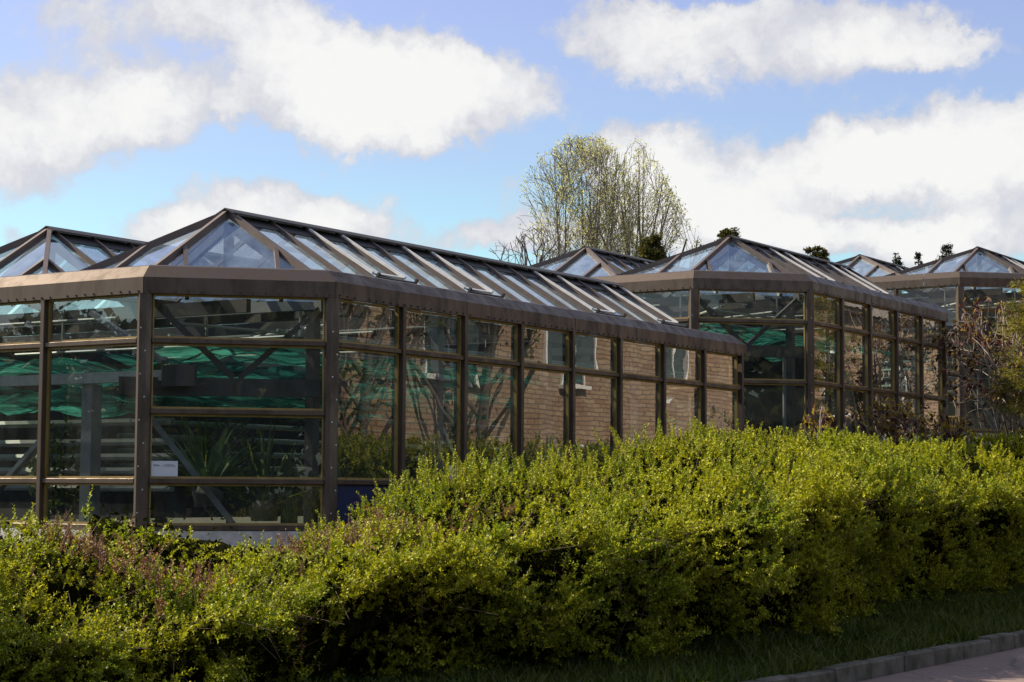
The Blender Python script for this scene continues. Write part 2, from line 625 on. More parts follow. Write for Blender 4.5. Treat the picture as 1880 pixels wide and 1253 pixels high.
def path_mat():
    m, t, out = new_mat('worn pinkish asphalt')
    co = t.add('ShaderNodeTexCoord').outputs['Object']
    p = t.add('ShaderNodeBsdfPrincipled')
    p.inputs['Roughness'].default_value = 0.9
    p.inputs['Specular IOR Level'].default_value = 0.2
    fine = t.noise(co, 90, 4, 0.7)
    big = t.smooth(t.noise(co, 0.9, 5, 0.6), 0.35, 0.7)
    c = t.mix(big, (0.27, 0.205, 0.185), (0.20, 0.155, 0.14))
    c = t.mix(t.smooth(fine, 0.35, 0.7), c, (0.16, 0.125, 0.115))
    vo = t.add('ShaderNodeTexVoronoi')
    vo.feature = 'DISTANCE_TO_EDGE'
    vo.inputs['Scale'].default_value = 1.1
    dv = t.vmath('ADD', co, t.vmath('MULTIPLY', t.noise(co, 4.0, 4, 0.6, out=1), (0.5, 0.5, 0)))
    t.link(dv, vo.inputs['Vector'])
    crack = t.smooth(vo.outputs['Distance'], 0.0, 0.02, 1.0, 0.0)
    c = t.mix(t.math('MULTIPLY', crack, 0.6), c, (0.06, 0.05, 0.045))
    t.link(c, p.inputs['Base Color'])
    b = t.add('ShaderNodeBump')
    b.inputs['Strength'].default_value = 0.5
    b.inputs['Distance'].default_value = 0.003
    t.link(fine, b.inputs['Height'])
    t.link(b.outputs[0], p.inputs['Normal'])
    t.link(p.outputs[0], out.inputs[0])
    return m


M['path'] = path_mat()
M['kerb'] = principled('old concrete kerb', (0.15, 0.138, 0.122), 0.9, 0, 0.2, col2=(0.055, 0.058, 0.042), vscale=4, bump=0.5, bscale=25)


def brick_mat():
    m, t, out = new_mat('yellow red brickwork')
    co = t.add('ShaderNodeTexCoord').outputs['Object']
    s = t.add('ShaderNodeSeparateXYZ')
    t.link(co, s.inputs[0])
    c = t.add('ShaderNodeCombineXYZ')
    t.link(s.outputs[0], c.inputs[0])
    t.link(s.outputs[2], c.inputs[1])
    br = t.add('ShaderNodeTexBrick')
    br.inputs['Scale'].default_value = 1.0
    br.inputs['Brick Width'].default_value = 0.34
    br.inputs['Row Height'].default_value = 0.115
    br.inputs['Mortar Size'].default_value = 0.014
    br.inputs['Color1'].default_value = (0.40, 0.305, 0.205, 1)
    br.inputs['Color2'].default_value = (0.29, 0.185, 0.125, 1)
    br.inputs['Mortar'].default_value = (0.15, 0.11, 0.085, 1)
    t.link(c.outputs[0], br.inputs['Vector'])
    nz = t.smooth(t.noise(co, 0.8, 5, 0.6), 0.3, 0.7)
    col = t.mix(nz, br.outputs[0], t.mix(1.0, br.outputs[0], (0.75, 0.66, 0.6), 'MULTIPLY'))
    p = t.add('ShaderNodeBsdfPrincipled')
    p.inputs['Roughness'].default_value = 0.9
    t.link(col, p.inputs['Base Color'])
    t.link(p.outputs[0], out.inputs[0])
    return m


M['brick'] = brick_mat()
M['roof_slate'] = principled('grey corrugated roofing', (0.22, 0.19, 0.175), 0.85, 0, 0.3, var=0.3, vscale=2)
M['window_white'] = principled('white window frame', (0.74, 0.74, 0.72), 0.5)
M['window_dark'] = principled('dark window glass', (0.03, 0.035, 0.04), 0.08, 0, 0.8)
M['paper'] = principled('white paper', (0.62, 0.66, 0.74), 0.7)
M['ink'] = principled('dark ink', (0.09, 0.09, 0.12), 0.7)


# ------------------------------------------------------------------ terrain, path, kerb
KERB_N = -6.30


def bank(t):
    t = np.asarray(t, float)
    return 1.02 + np.interp(t, [25, 28, 37, 41, 60, 400], [0, 0.75, 0.95, 1.75, 2.1, 2.3])


def gz(t, n):
    """ground height"""
    t = np.asarray(t, float)
    n = np.asarray(n, float)
    h = bank(t)
    z = np.interp(-n, [6.30, 6.48, 9.2], [0.0, 0.11, 0.30])
    f = np.clip((-n - 9.2) / 2.4, 0, 1)
    f = f * f * (3 - 2 * f)
    return np.where(n > KERB_N - 0.06, -0.02, z + (h - z) * f)


def build_ground():
    ts = np.concatenate([[-900, -300, -100, -40], np.arange(-10, 70, 1.0), [80, 100, 140, 200, 400, 1500]])
    ns = np.concatenate([[900, 300, 100, 40, 15, 0.0, -3, KERB_N - 0.03, KERB_N - 0.08, -6.53], np.arange(-7.5, -13, -0.5), [-16, -25, -50, -100, -300, -1500]])
    T, Nn = np.meshgrid(ts, ns, indexing='ij')
    X, Y = xy(T, Nn)
    Z = gz(T, Nn)
    V = np.stack([X, Y, Z], -1).reshape(-1, 3)
    a, b = T.shape
    i = np.arange(a - 1)[:, None] * b + np.arange(b - 1)[None, :]
    F = np.stack([i, i + b, i + b + 1, i + 1], -1).reshape(-1, 4)[:, ::-1]
    o = np_obj('ground', V, F, M['soil'], None, smooth=False)
    tag(o, kind='structure')
    # path
    mb = MB()
    c = [(*xy(t, n), 0.004) for t, n in ((-15, KERB_N), (75, KERB_N), (75, -1.6), (-15, -1.6))]
    mb.poly(c)
    o = obj('path', mb, M['path'])
    tag(o, kind='structure')
    # kerb of separate stones
    mb = MB()
    t = -4.0
    rr = random.Random(3)
    while t < 62:
        ln = 0.78 + rr.uniform(-0.03, 0.03)
        g = 0.012
        dz, dn = rr.uniform(-0.012, 0.012), rr.uniform(-0.012, 0.012)
        a = np.array([*xy(t + g, KERB_N - 0.07 + dn), 0.07 + dz])
        b = np.array([*xy(t + ln - g, KERB_N - 0.07 + dn + rr.uniform(-0.008, 0.008)), 0.07 + dz + rr.uniform(-0.006, 0.006)])
        mb.bar(a, b, 0.14, 0.17)
        t += ln
    o = obj('kerb', mb, M['kerb'], None, bevel=0.014)
    tag(o, kind='structure')


build_ground()

# ------------------------------------------------------------------ greenhouses
S = 1.2                      # post spacing
TW = -1.3373                 # the end wall (L) stands at this t
UC = 1.3600                  # where the chamfered corner meets the end wall
SP = 0.6174                  # rafter spacing
RIDGE_U, RIDGE_Z, SLOPE = 1.80, 1.056, 0.628
SPAN = 2.80
EAVE_U = 0.10


class Frame:
    def __init__(self, T, zfb, U=0.0):
        self.o = P1 + R_ * T + L_ * U + UP * (EYE + zfb)

    def p(self, t, u, z=0.0):
        return self.o + R_ * t + L_ * u + UP * z


def wall_run(fr, root, pts, rails, base, end_posts=(True, True), bay_rows=None, post_w=0.06, spandrel=False, seed=0, pane_tilt=0.0, gl=None):
    """a glazed wall through plan points pts [(t,u)...]; rails = heights of transoms below the fascia"""
    rr = random.Random(seed)
    a, b = np.array(fr.p(*pts[0])), np.array(fr.p(*pts[-1]))
    d = (b - a) / np.linalg.norm(b - a)
    out = np.cross(d, UP)            # outward normal when the wall is followed with the house on its left
    # posts
    for i, q in enumerate(pts):
        if (i == 0 and not end_posts[0]) or (i == len(pts) - 1 and not end_posts[1]):
            continue
        mb = MB()
        top, bot = fr.p(*q, 0.02), fr.p(*q, base)
        mb.bar(bot + out * 0.0, top + out * 0.0, post_w, 0.13, up=out)
        obj('post', mb, M['bronze'], root, bevel=0.006)
    levels = [0.0] + list(rails) + [base]
    for i in range(len(pts) - 1):
        A, B = np.array(fr.p(*pts[i])), np.array(fr.p(*pts[i + 1]))
        ins = post_w / 2 if 0 < i else 0.07
        ine = post_w / 2 if i < len(pts) - 2 else 0.07
        A = A + d * ins
        B = B - d * ine
        for zr in list(rails) + [base + 0.03]:
            mb = MB()
            mb.bar(A + UP * zr + out * 0.005, B + UP * zr + out * 0.005, 0.085, 0.052)
            obj('rail', mb, M['bronze'], root, bevel=0.005)
        for k in range(len(levels) - 1):
            zt = levels[k] - (0.026 if k else 0.0)
            zb = levels[k + 1] + 0.026 + (0.03 if k == len(levels) - 2 else 0)
            if spandrel and k == len(levels) - 2:
                mb = MB()
                mb.bar(A + UP * (zt + zb) / 2, B + UP * (zt + zb) / 2, 0.03, zt - zb)
                obj('spandrel_panel', mb, M['blue_panel'], root)
                continue
            # ochre glazing gasket with the pane inside it
            mb = MB()
            g = 0.022
            for (p0, p1) in (((A, zt - g / 2), (B, zt - g / 2)), ((A, zb + g / 2), (B, zb + g / 2))):
                mb.bar(p0[0] + UP * p0[1] - out * 0.012, p1[0] + UP * p1[1] - out * 0.012, 0.036, g)
            for q in (A + d * g / 2, B - d * g / 2):
                mb.bar(q + UP * (zb + g) - out * 0.012, q + UP * (zt - g) - out * 0.012, g, 0.036, up=out)
            wi = obj('window', mb, M['gasket'], root)
            mb = MB()
            tilt = out * math.tan(rr.gauss(0, pane_tilt)) if pane_tilt else out * 0
            twist = rr.gauss(0, pane_tilt) if pane_tilt else 0
            c = -out * 0.015
            w = np.linalg.norm(B - A)
            mb.quad(A + d * .01 + UP * (zb + .01) + c + out * (w * twist / 2), B - d * .01 + UP * (zb + .01) + c - out * (w * twist / 2),
                    B - d * .01 + UP * (zt - .01) + c + tilt * (zt - zb) - out * (w * twist / 2), A + d * .01 + UP * (zt - .01) + c + tilt * (zt - zb) + out * (w * twist / 2))
            obj('pane', mb, gl or M['glass_wall'], wi)


FASCIA = [(-0.065, 0.0), (-0.065, 0.165), (0.085, 0.296), (0.14, 0.312), (0.14, 0.05), (0.0, 0.0)]


def offset_path(pts, off):
    """plan points pushed inwards by off (mitred); pts run with the house on the left"""
    out = []
    n = len(pts)
    P = [np.array(p, float) for p in pts]
    for i in range(n):
        ds = []
        if i > 0:
            ds.append((P[i] - P[i - 1]) / np.linalg.norm(P[i] - P[i - 1]))
        if i < n - 1:
            ds.append((P[i + 1] - P[i]) / np.linalg.norm(P[i + 1] - P[i]))
        # in the (t,u) plane u grows to the left of +t, so inward (left) of d=(dt,du) is (-du,dt)
        ns = [np.array([-q[1], q[0]]) for q in ds]
        m = sum(ns)
        m = m / np.linalg.norm(m)
        m = m / (m @ ns[0])
        out.append(P[i] + m * off)
    return out


def fascia(fr, root, path, cuts, seed=0):
    """path: plan points; cuts: indices of segments with lists of fractions where the cladding is jointed"""
    rings = []
    for off, z in FASCIA:
        rings.append([np.array(fr.p(q[0], q[1], z)) for q in offset_path(path, off)])
    rr = random.Random(seed)
    for s in range(len(path) - 1):
        fr_ = [0.0] + cuts.get(s, []) + [1.0]
        for k in range(len(fr_) - 1):
            mb = MB()
            seglen = np.linalg.norm(rings[0][s + 1] - rings[0][s])
            gap = 0.006 / seglen
            f0 = fr_[k] + (gap if k > 0 else 0.0)
            f1 = fr_[k + 1] - (gap if k < len(fr_) - 2 else 0.0)
            if k == 0:
                f0 += gap * 0.5
            if k == len(fr_) - 2:
                f1 -= gap * 0.5
            dz = rr.uniform(-0.003, 0.003)
            a = [r[s] + (r[s + 1] - r[s]) * f0 + UP * dz for r in rings]
            b = [r[s] + (r[s + 1] - r[s]) * f1 + UP * dz for r in rings]
            m = len(rings)
            for j in range(m):
                mb.quad(a[j], b[j], b[(j + 1) % m], a[(j + 1) % m])
            mb.poly(a[::-1])
            mb.poly(b)
            # screw heads along the lower edge
            mb.mark = len(mb.f)
            sb = mb
            L = np.linalg.norm(b[0] - a[0])
            cnt = max(2, int(L / 0.125))
            dd = (b[0] - a[0]) / L
            oo = np.cross(dd, UP)
            for q in range(cnt):
                if rr.random() < 0.12:
                    continue
                c = a[0] + dd * (L * (q + 0.5) / cnt) + UP * (0.022 + rr.uniform(-.004, .004)) + oo * 0.004
                sb.bar(c - dd * 0.007, c + dd * 0.007, 0.014, 0.016)
            obj('fascia', mb, [M['bronze'], M['dark']], root)


def slope_z(u, span0):
    """height of the roof plane of the span starting at span0, at distance u"""
    c = span0 + RIDGE_U
    return RIDGE_Z - SLOPE * abs(u - c)


def rafter(root, a, b, w=0.037, h=0.055, mat='bronze_cap', up=UP):
    mb = MB()
    mb.bar(a, b, w, h, up=up, oh=h * 0.3)
    obj('rafter', mb, M[mat], root)


def greenhouse(name_label, T, zfb, ta, rails_L, rails_F, rails_R, nbays, base, vents, gl_posts, seed, U=0.0, spans=2, blue=False, rafters_n=None, lwid=1.4165, cloth=True):
    fr = Frame(T, zfb, U)
    base_pt = fr.p(2.0, 2.5, base - 0.12)
    root = empty('greenhouse', tuple(base_pt), name_label, 'greenhouse', 'stepped greenhouses')
    u_end = SPAN * spans + 0.8
    t_end = nbays * S
    # plan path, house on the left: far left end of L wall -> corner -> chamfer -> long wall
    nl = int((u_end - UC) / lwid) + 1
    Lpts = [(TW, UC + lwid * i) for i in range(nl, -1, -1)]
    u_far = Lpts[0][1]
    Fpts = [(TW, UC), (0.0, 0.0)]
    Rpts = [(S * i, 0.0) for i in range(nbays + 1)]
    wall_run(fr, root, Lpts, rails_L, base, (True, False), seed=seed, pane_tilt=0.0015)
    wall_run(fr, root, Fpts, rails_F, base, (False, False), seed=seed + 1, pane_tilt=0.001)
    wall_run(fr, root, Rpts, rails_R, base, (False, True), spandrel=blue, seed=seed + 2, pane_tilt=0.0042)
    # far gable end and the far side wall (seen through the glass)
    wall_run(fr, root, [(t_end, 0.06), (t_end, 1.3)], [rails_R[0]], base, (False, True), seed=seed + 3)
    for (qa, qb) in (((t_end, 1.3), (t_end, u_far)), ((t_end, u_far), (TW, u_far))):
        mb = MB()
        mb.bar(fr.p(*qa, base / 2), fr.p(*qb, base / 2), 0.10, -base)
        obj('added_back_wall', mb, M['added_back_wall'], root)  # opaque near-black walls added to keep the interior dark
    # folded corner posts
    for q, nrm in (((TW, UC), (L_ * 0 - R_ * 0.92 + N_ * 0.38)), ((0.0, 0.0), (N_ * 0.92 - R_ * 0.38))):
        mb = MB()
        nrm = nrm / np.linalg.norm(nrm)
        side = np.cross(UP, nrm)
        c0, c1 = fr.p(*q, base - 0.02), fr.p(*q, 0.03)
        sec = [side * -0.075 + nrm * -0.05, side * -0.075 + nrm * 0.02, side * -0.04 + nrm * 0.055, side * 0.04 + nrm * 0.055, side * 0.075 + nrm * 0.02, side * 0.075 + nrm * -0.05]
        for j in range(6):
            k = (j + 1) % 6
            mb.quad(c0 + sec[k], c0 + sec[j], c1 + sec[j], c1 + sec[k])
        mb.poly([c1 + s_ for s_ in sec])
        mb.mark = len(mb.f)
        sb = mb
        for k in range(9):
            c = c0 + UP * (0.2 + k * (-base - 0.3) / 9) + nrm * 0.056 + side * (0.03 if k % 2 else -0.02)
            sb.bar(c - side * 0.006, c + side * 0.006, 0.012, 0.012)
        obj('corner_post', mb, [M['bronze'], M['alu']], root)
    # plinth
    mb = MB()
    ring = [Lpts[0], (TW, UC), (0, 0), (t_end + .03, 0), (t_end + .03, u_far)]
    off = offset_path([Lpts[0], (TW, UC), (0, 0), (t_end + .03, 0)], -0.10)
    inn = offset_path([Lpts[0], (TW, UC), (0, 0), (t_end + .03, 0)], 0.14)
    for i in range(3):
        a0, a1 = off[i], off[i + 1]
        b0, b1 = inn[i], inn[i + 1]
        z0, z1 = base - 0.55, base - 0.005
        mb.hexa([fr.p(*a0, z0), fr.p(*a1, z0), fr.p(*b1, z0), fr.p(*b0, z0), fr.p(*a0, z1), fr.p(*a1, z1), fr.p(*b1, z1), fr.p(*b0, z1)])
    obj('plinth', mb, M['plinth'], root)
    # fascia all round
    path = [(TW, u_far), (TW, UC), (0, 0), (t_end + 0.06, 0), (t_end + 0.06, u_far)]
    cuts = {2: [(2.4 * k) / (t_end + .06) for k in range(1, nbays // 2 + 1) if 2.4 * k < t_end - 0.3]}
    if T > 20:
        cuts[0] = [0.86]
    fascia(fr, root, path, cuts, seed)
    # ---------------- roof
    for sidx in range(spans):
        s0 = sidx * SPAN
        uc = s0 + RIDGE_U
        A = fr.p(ta, uc, RIDGE_Z)
        nr = int((t_end + 0.05 - ta) / SP)
        if rafters_n:
            nr = rafters_n
        t_last = ta + SP * nr
        eave_r = EAVE_U if sidx == 0 else s0 + 0.40       # valley with the next span
        eave_l = s0 + 2 * RIDGE_U - 0.40 if sidx < spans - 1 else s0 + 2 * RIDGE_U - EAVE_U
        nR = N_ * SLOPE + UP
        nR = nR / np.linalg.norm(nR)
        nL = -N_ * SLOPE + UP
        nL = nL / np.linalg.norm(nL)
        for j in range(nr + 1):
            t = ta + 0.04 + SP * j
            rafter(root, fr.p(t, uc - 0.02, slope_z(uc - .02, s0)), fr.p(t, eave_r, slope_z(eave_r, s0)), up=nR)
            if sidx == 0 or j % 2 == 0:
                rafter(root, fr.p(t, uc + 0.02, slope_z(uc + .02, s0)), fr.p(t, eave_l, slope_z(eave_l, s0)), up=nL)
            if j < nr:
                t0_, t1_ = t + 0.03, t + SP - 0.03
                mb = MB()
                mb.quad(fr.p(t0_, eave_r, slope_z(eave_r, s0)), fr.p(t1_, eave_r, slope_z(eave_r, s0)), fr.p(t1_, uc - .02, slope_z(uc - .02, s0)), fr.p(t0_, uc - .02, slope_z(uc - .02, s0)))
                obj('roof_pane', mb, M['glass_roof'], root)
                # black panel painted in for the shaded gap under the ridge cap
                mb = MB()
                ub = uc - 0.245
                mb.bar(fr.p(t0_, (uc + ub) / 2, slope_z((uc + ub) / 2, s0) + 0.018), fr.p(t1_, (uc + ub) / 2, slope_z((uc + ub) / 2, s0) + 0.018), uc - ub, 0.012, up=nR)
                obj('ridge_gap_shade', mb, M['dark'], root)
                mb = MB()
                mb.quad(fr.p(t1_, eave_l, slope_z(eave_l, s0)), fr.p(t0_, eave_l, slope_z(eave_l, s0)), fr.p(t0_, uc + .02, slope_z(uc + .02, s0)), fr.p(t1_, uc + .02, slope_z(uc + .02, s0)))
                obj('roof_pane', mb, M['glass_roof'], root)
        # ridge cap
        mb = MB()
        for sgn in (-1, 1):
            c = [fr.p(ta - 0.06, uc, RIDGE_Z + 0.075), fr.p(t_last + 0.08, uc, RIDGE_Z + 0.075), fr.p(t_last + 0.08, uc + sgn * 0.13, RIDGE_Z + 0.015), fr.p(ta - 0.06, uc + sgn * 0.13, RIDGE_Z + 0.015)]
            dn_ = -UP * 0.014
            mb.hexa([p + dn_ for p in c] + c)
        obj('ridge_cap', mb, M['dark'], root)
        # hip end
        ew = TW + 0.10
        ez = slope_z(s0 + EAVE_U, s0)
        hipw = 0.05

        def hip(p, q, w=hipw, h=0.08):
            mb_ = MB()
            mb_.bar(p, q, w, h, oh=0.02)
            obj('hip_bar', mb_, M['bronze_cap'], root)

        def rpane(pts):
            mb_ = MB()
            mb_.poly(pts)
            obj('roof_pane', mb_, M['glass_roof'], root)

        if sidx == 0:
            C1 = fr.p(ew, uc, ez)
            C2 = fr.p(ta - 0.06, EAVE_U, ez)
            V1 = fr.p(ta - (ta - ew) * 0.86, uc + (ta - ew) * 0.86, ez + 0.14 * SLOPE * 1.64)
            C3 = fr.p(ew, uc + (ta - ew), ez)
            hip(A, C1)
            hip(A, C2)
            hip(A, C3)
            rpane([A, C1, C2])
            rpane([A, C3, C1])
            # filler of the right slope between the chamfer hip and the first rafter
            rpane([A, C2, fr.p(ta + 0.04, EAVE_U, ez)])
            # jack bars: square to the chamfer eave
            base_d = (C2 - C1)
            mid = (C1 + C2) / 2
            for f_, g_ in ((0.29, 0.575), (0.71, 0.575)):
                foot = C1 + base_d * f_
                topp = foot + (A - mid) * g_
                rafter(root, foot, topp, 0.045, 0.06)
            # jack bar on the end slope
            for du in (0.62,):
                hp = A + (C3 - A) * (du / (ta - ew))
                rafter(root, hp, fr.p(ew, uc + du, ez), 0.045, 0.06)
        else:
            C1 = fr.p(ew, uc - (ta - ew), ez)
            C3 = fr.p(ew, uc + (ta - ew), ez)
            hip(A, C1)
            hip(A, C3)
            hip(A, fr.p(ew, uc, ez), 0.05)
            rpane([A, C3, fr.p(ew, uc, ez)])
            rpane([A, fr.p(ew, uc, ez), C1])
            eave_c = fr.p(ta + 0.04, eave_r, slope_z(eave_r, s0))
            rpane([A, C1, fr.p(ta + 0.04 - 0.4, eave_r, slope_z(eave_r, s0)), eave_c])
            for du in (-0.72, 0.72):
                base_ = C1 if du < 0 else C3
                hp = A + (base_ - A) * (abs(du) / (ta - ew))
                rafter(root, hp, fr.p(ew, uc + du, ez), 0.045, 0.06)
            # jack on the side slope
            hp = A + (C1 - A) * 0.45
            rafter(root, hp, hp - L_ * 0.75 - UP * SLOPE * 0.75, 0.045, 0.06)
        # roof vents
        for j in (vents if sidx == 0 else [3]):
            t0_, t1_ = ta + 0.04 + SP * j, ta + 0.04 + SP * (j + 1)
            ua, ub = uc - 0.10, uc - 1.02
            mb = MB()
            lift = nR * 0.048
            za, zb = slope_z(ua, s0), slope_z(ub, s0)
            for tt in (t0_ + 0.006, t1_ + 0.006):
                mb.bar(fr.p(tt, ua, za) + lift, fr.p(tt, ub, zb) + lift * 1.5, 0.034, 0.032, up=nR)
            mb.bar(fr.p(t0_, ub, zb) + lift * 1.4, fr.p(t1_, ub, zb) + lift * 1.4, 0.03, 0.02, up=nR)
            vo = obj('roof_vent', mb, M['alu'], root)
            mb = MB()
            l2 = nR * 0.07
            mb.bar(fr.p(t0_ - .05, ub - .10, slope_z(ub - .10, s0)) + l2, fr.p(t1_ + .07, ub - .10, slope_z(ub - .10, s0)) + l2, 0.028, 0.03, up=nR)
            mb.bar(fr.p(t0_ + .04, ub - .02, slope_z(ub - .02, s0)) + l2, fr.p(t1_ - .02, ub - .13, slope_z(ub - .13, s0)) + l2, 0.016, 0.018, up=nR)
            mb.bar(fr.p(t0_ + .08, ub - .17, slope_z(ub - .17, s0)) + l2, fr.p(t1_ - .02, ub - .08, slope_z(ub - .08, s0)) + l2, 0.016, 0.018, up=nR)
            for tt in (t0_ - 0.05, t1_ + 0.07):
                mb.bar(fr.p(tt, ub - .10, slope_z(ub - .1, s0)) + nR * 0.03, fr.p(tt, ub - .10, slope_z(ub - .1, s0)) + nR * 0.13, 0.03, 0.03, up=R_)
            obj('vent_opener', mb, M['dark'], vo)
        # trusses
        for k, tt in enumerate(np.arange(ta + 0.02, t_last + 0.1, 2.4)):
            mb = MB()
            mb.bar(fr.p(tt, uc, 0.03), fr.p(tt, uc, RIDGE_Z - 0.10), 0.10, 0.10)
            for sgn in (-1, 1):
                mb.bar(fr.p(tt, uc + sgn * 0.04, 0.12), fr.p(tt, uc + sgn * 0.85, slope_z(uc + sgn * .85, s0) - 0.10), 0.07, 0.07)
                mb.bar(fr.p(tt, uc, RIDGE_Z - .12), fr.p(tt, uc + sgn * 1.6, slope_z(uc + sgn * 1.6, s0) - 0.10), 0.07, 0.09)
            mb.bar(fr.p(tt, s0 + 0.15, 0.0), fr.p(tt, s0 + 3.4, 0.0), 0.09, 0.12)
            obj('roof_truss', mb, M['white_paint'] if k % 2 else M['steel_grey'], root)
        mb = MB()
        mb.tube([fr.p(ta + .1, uc - .35, 0.72), fr.p(t_last, uc - .35, 0.72)], 0.03, 8)
        obj('sprinkler_pipe', mb, M['white_paint'], root)
    # valley gutter
    if spans > 1:
        for sidx in range(spans - 1):
            mb = MB()
            uv = SPAN * sidx + RIDGE_U + SPAN / 2
            mb.bar(fr.p(ta - 1.2, uv, slope_z(uv, SPAN * sidx) + 0.0), fr.p(t_end, uv, slope_z(uv, SPAN * sidx)), 0.16, 0.06)
            obj('valley_gutter', mb, M['bronze'], root)
    # ---------------- steel frame inside
    fd = np.array(fr.p(0, 0)) - np.array(fr.p(TW, UC))
    wF = np.linalg.norm(fd)
    fdn = fd / wF
    inw = np.cross(UP, fdn)
    q0 = fr.p(TW, UC) + inw * 0.30
    zb_ = -0.93
    mb = MB()
    mb.bar(q0 - fdn * 0.25 + UP * zb_, q0 + fdn * (wF + 0.2) + UP * zb_, 0.12, 0.185)
    obj('tie_beam', mb, M['steel_dark'], root)
    for (s0_, z0_, s1_, z1_) in ((0.08, -0.05, 0.92, -0.83), (wF - 0.06, -0.05, 0.98, -0.83)):
        mb = MB()
        mb.bar(q0 + fdn * s0_ + UP * z0_, q0 + fdn * s1_ + UP * z1_, 0.06, 0.085, up=inw)
        obj('brace', mb, M['steel_dark'], root)
    mb = MB()
    mb.bar(q0 + fdn * -0.02 + UP * (zb_ - .2), q0 + fdn * (0.95) + UP * (base + 0.05), 0.06, 0.085, up=inw)
    obj('brace', mb, M['steel_grey'], root)
    # end wall frame
    q1 = np.array(fr.p(TW, UC)) + R_ * 0.32
    mb = MB()
    mb.bar(q1 - L_ * 0.10 + UP * (zb_ + .11), fr.p(TW + .32, u_far - .2, zb_ + .11), 0.09, 0.11)
    obj('tie_beam', mb, M['white_paint'], root)
    mb = MB()
    mb.bar(q1 - L_ * 0.35 + UP * (zb_ + .1), q1 - L_ * 0.02 + UP * (zb_ + .1), 0.17, 0.22)
    obj('beam_bracket', mb, M['steel_dark'], root)
    for uu in (UC + 1.15, UC + 3.6):
        mb = MB()
        mb.bar(fr.p(TW + .42, uu, base), fr.p(TW + .42, uu, zb_ + .05), 0.15, 0.15, up=R_)
        obj('column', mb, M['steel_grey'], root)
    for (ua_, za_, ub_, zb2) in ((UC + 2.9, base + .05, UC + 1.75, zb_ - .5), (UC + 0.05, zb_ + .25, UC + 1.1, -0.12)):
        mb = MB()
        mb.bar(fr.p(TW + .34, ua_, za_), fr.p(TW + .34, ub_, zb2), 0.05, 0.08, up=R_)
        obj('brace', mb, M['steel_grey'], root)
    # white column behind the chamfer
    cpos = fr.p(TW + 1.75, 0.62)
    mb = MB()
    mb.tube([cpos + UP * (base + .2), cpos + UP * (zb_ - 0.06)], 0.042, 10)
    obj('downpipe', mb, M['white_paint'], root)
    # eave beam and columns along the long wall
    mb = MB()
    mb.bar(fr.p(0.1, 0.28, -0.06), fr.p(t_end - .1, 0.28, -0.06), 0.10, 0.12)
    obj('eave_beam', mb, M['steel_grey'], root)
    for k, tt in enumerate((0.25, 2.55, 4.95, 7.3)):
        if tt < t_end - 0.5:
            mb = MB()
            mb.bar(fr.p(tt, 0.45, base), fr.p(tt, 0.45, -0.1), 0.11, 0.11, up=R_)
            obj('column', mb, M['steel_dark'] if k == 0 else M['steel_grey'], root)
            if k:
                mb = MB()
                mb.bar(fr.p(tt + .9, 0.46, base + .1), fr.p(tt + .05, 0.46, -1.2), 0.05, 0.07, up=N_)
                obj('brace', mb, M['white_paint'], root)
    # heating pipes on the inner side and behind the end wall
    for k, zz in enumerate((-1.02, -1.18, -1.36, -1.54, -1.72, -1.90)):
        mb = MB()
        mb.tube([fr.p(0.9, 3.9, zz), fr.p(t_end - .3, 3.9, zz)], 0.034, 8)
        obj('heating_pipe', mb, M['white_paint'], root)
    for k, zz in enumerate((-1.22, -1.45, -1.62, -1.78, -1.98)):
        mb = MB()
        mb.tube([fr.p(0.55, 2.7, zz), fr.p(0.55, u_far - .2, zz)], 0.042, 8)
        obj('heating_pipe', mb, M['white_paint'], root)
    # close set cross beams at eave level
    for tt in np.arange(0.6, t_end - .2, 1.2):
        mb = MB()
        mb.bar(fr.p(tt, 0.2, -0.075), fr.p(tt, u_far - .15, -0.075), 0.045, 0.13)
        obj('cross_beam', mb, M['steel_dark'], root)
    mb = MB()
    mb.bar(fr.p(-0.45, 0.75, -0.08), fr.p(-0.45, u_far - .15, -0.08), 0.07, 0.14)
    obj('cross_beam', mb, M['steel_dark'], root)
    # thin overhead pipes
    for (a_, b_) in (((0.2, 0.9, -0.28), (t_end - .4, 0.9, -0.28)), ((-0.6, 1.2, -0.2), (1.2, 2.8, -0.2)), ((-0.3, 2.0, -0.33), (5.2, 2.0, -0.33)), ((1.0, 0.8, -0.16), (2.2, 3.2, -0.16)), ((-0.7, 1.6, -0.24), (2.6, 1.0, -0.26)), ((0.3, 0.5, -0.36), (t_end - .5, 0.5, -0.36)),
                     ((-0.8, 2.6, -0.3), (4.0, 2.6, -0.3)), ((0.1, 1.4, -0.42), (0.1, 4.8, -0.42)), ((1.5, 0.6, -0.22), (1.5, 4.8, -0.22)), ((2.7, 0.6, -0.34), (2.7, 4.8, -0.3)),
                     ((0.4, 0.75, -0.02), (0.4, 0.75, -0.34)), ((-0.75, 1.9, 0.0), (-0.75, 1.9, -0.5)), ((-0.5, 3.4, 0.0), (-0.5, 3.4, -0.45)), ((-0.9, 2.2, -0.18), (-0.9, u_far - .3, -0.18)), ((-0.4, 2.2, -0.4), (-0.2, u_far - .3, -0.36))):
        mb = MB()
        mb.tube([fr.p(*a_), fr.p(*b_)], 0.018, 6)
        obj('water_pipe', mb, M['white_paint'], root)
    return fr, root


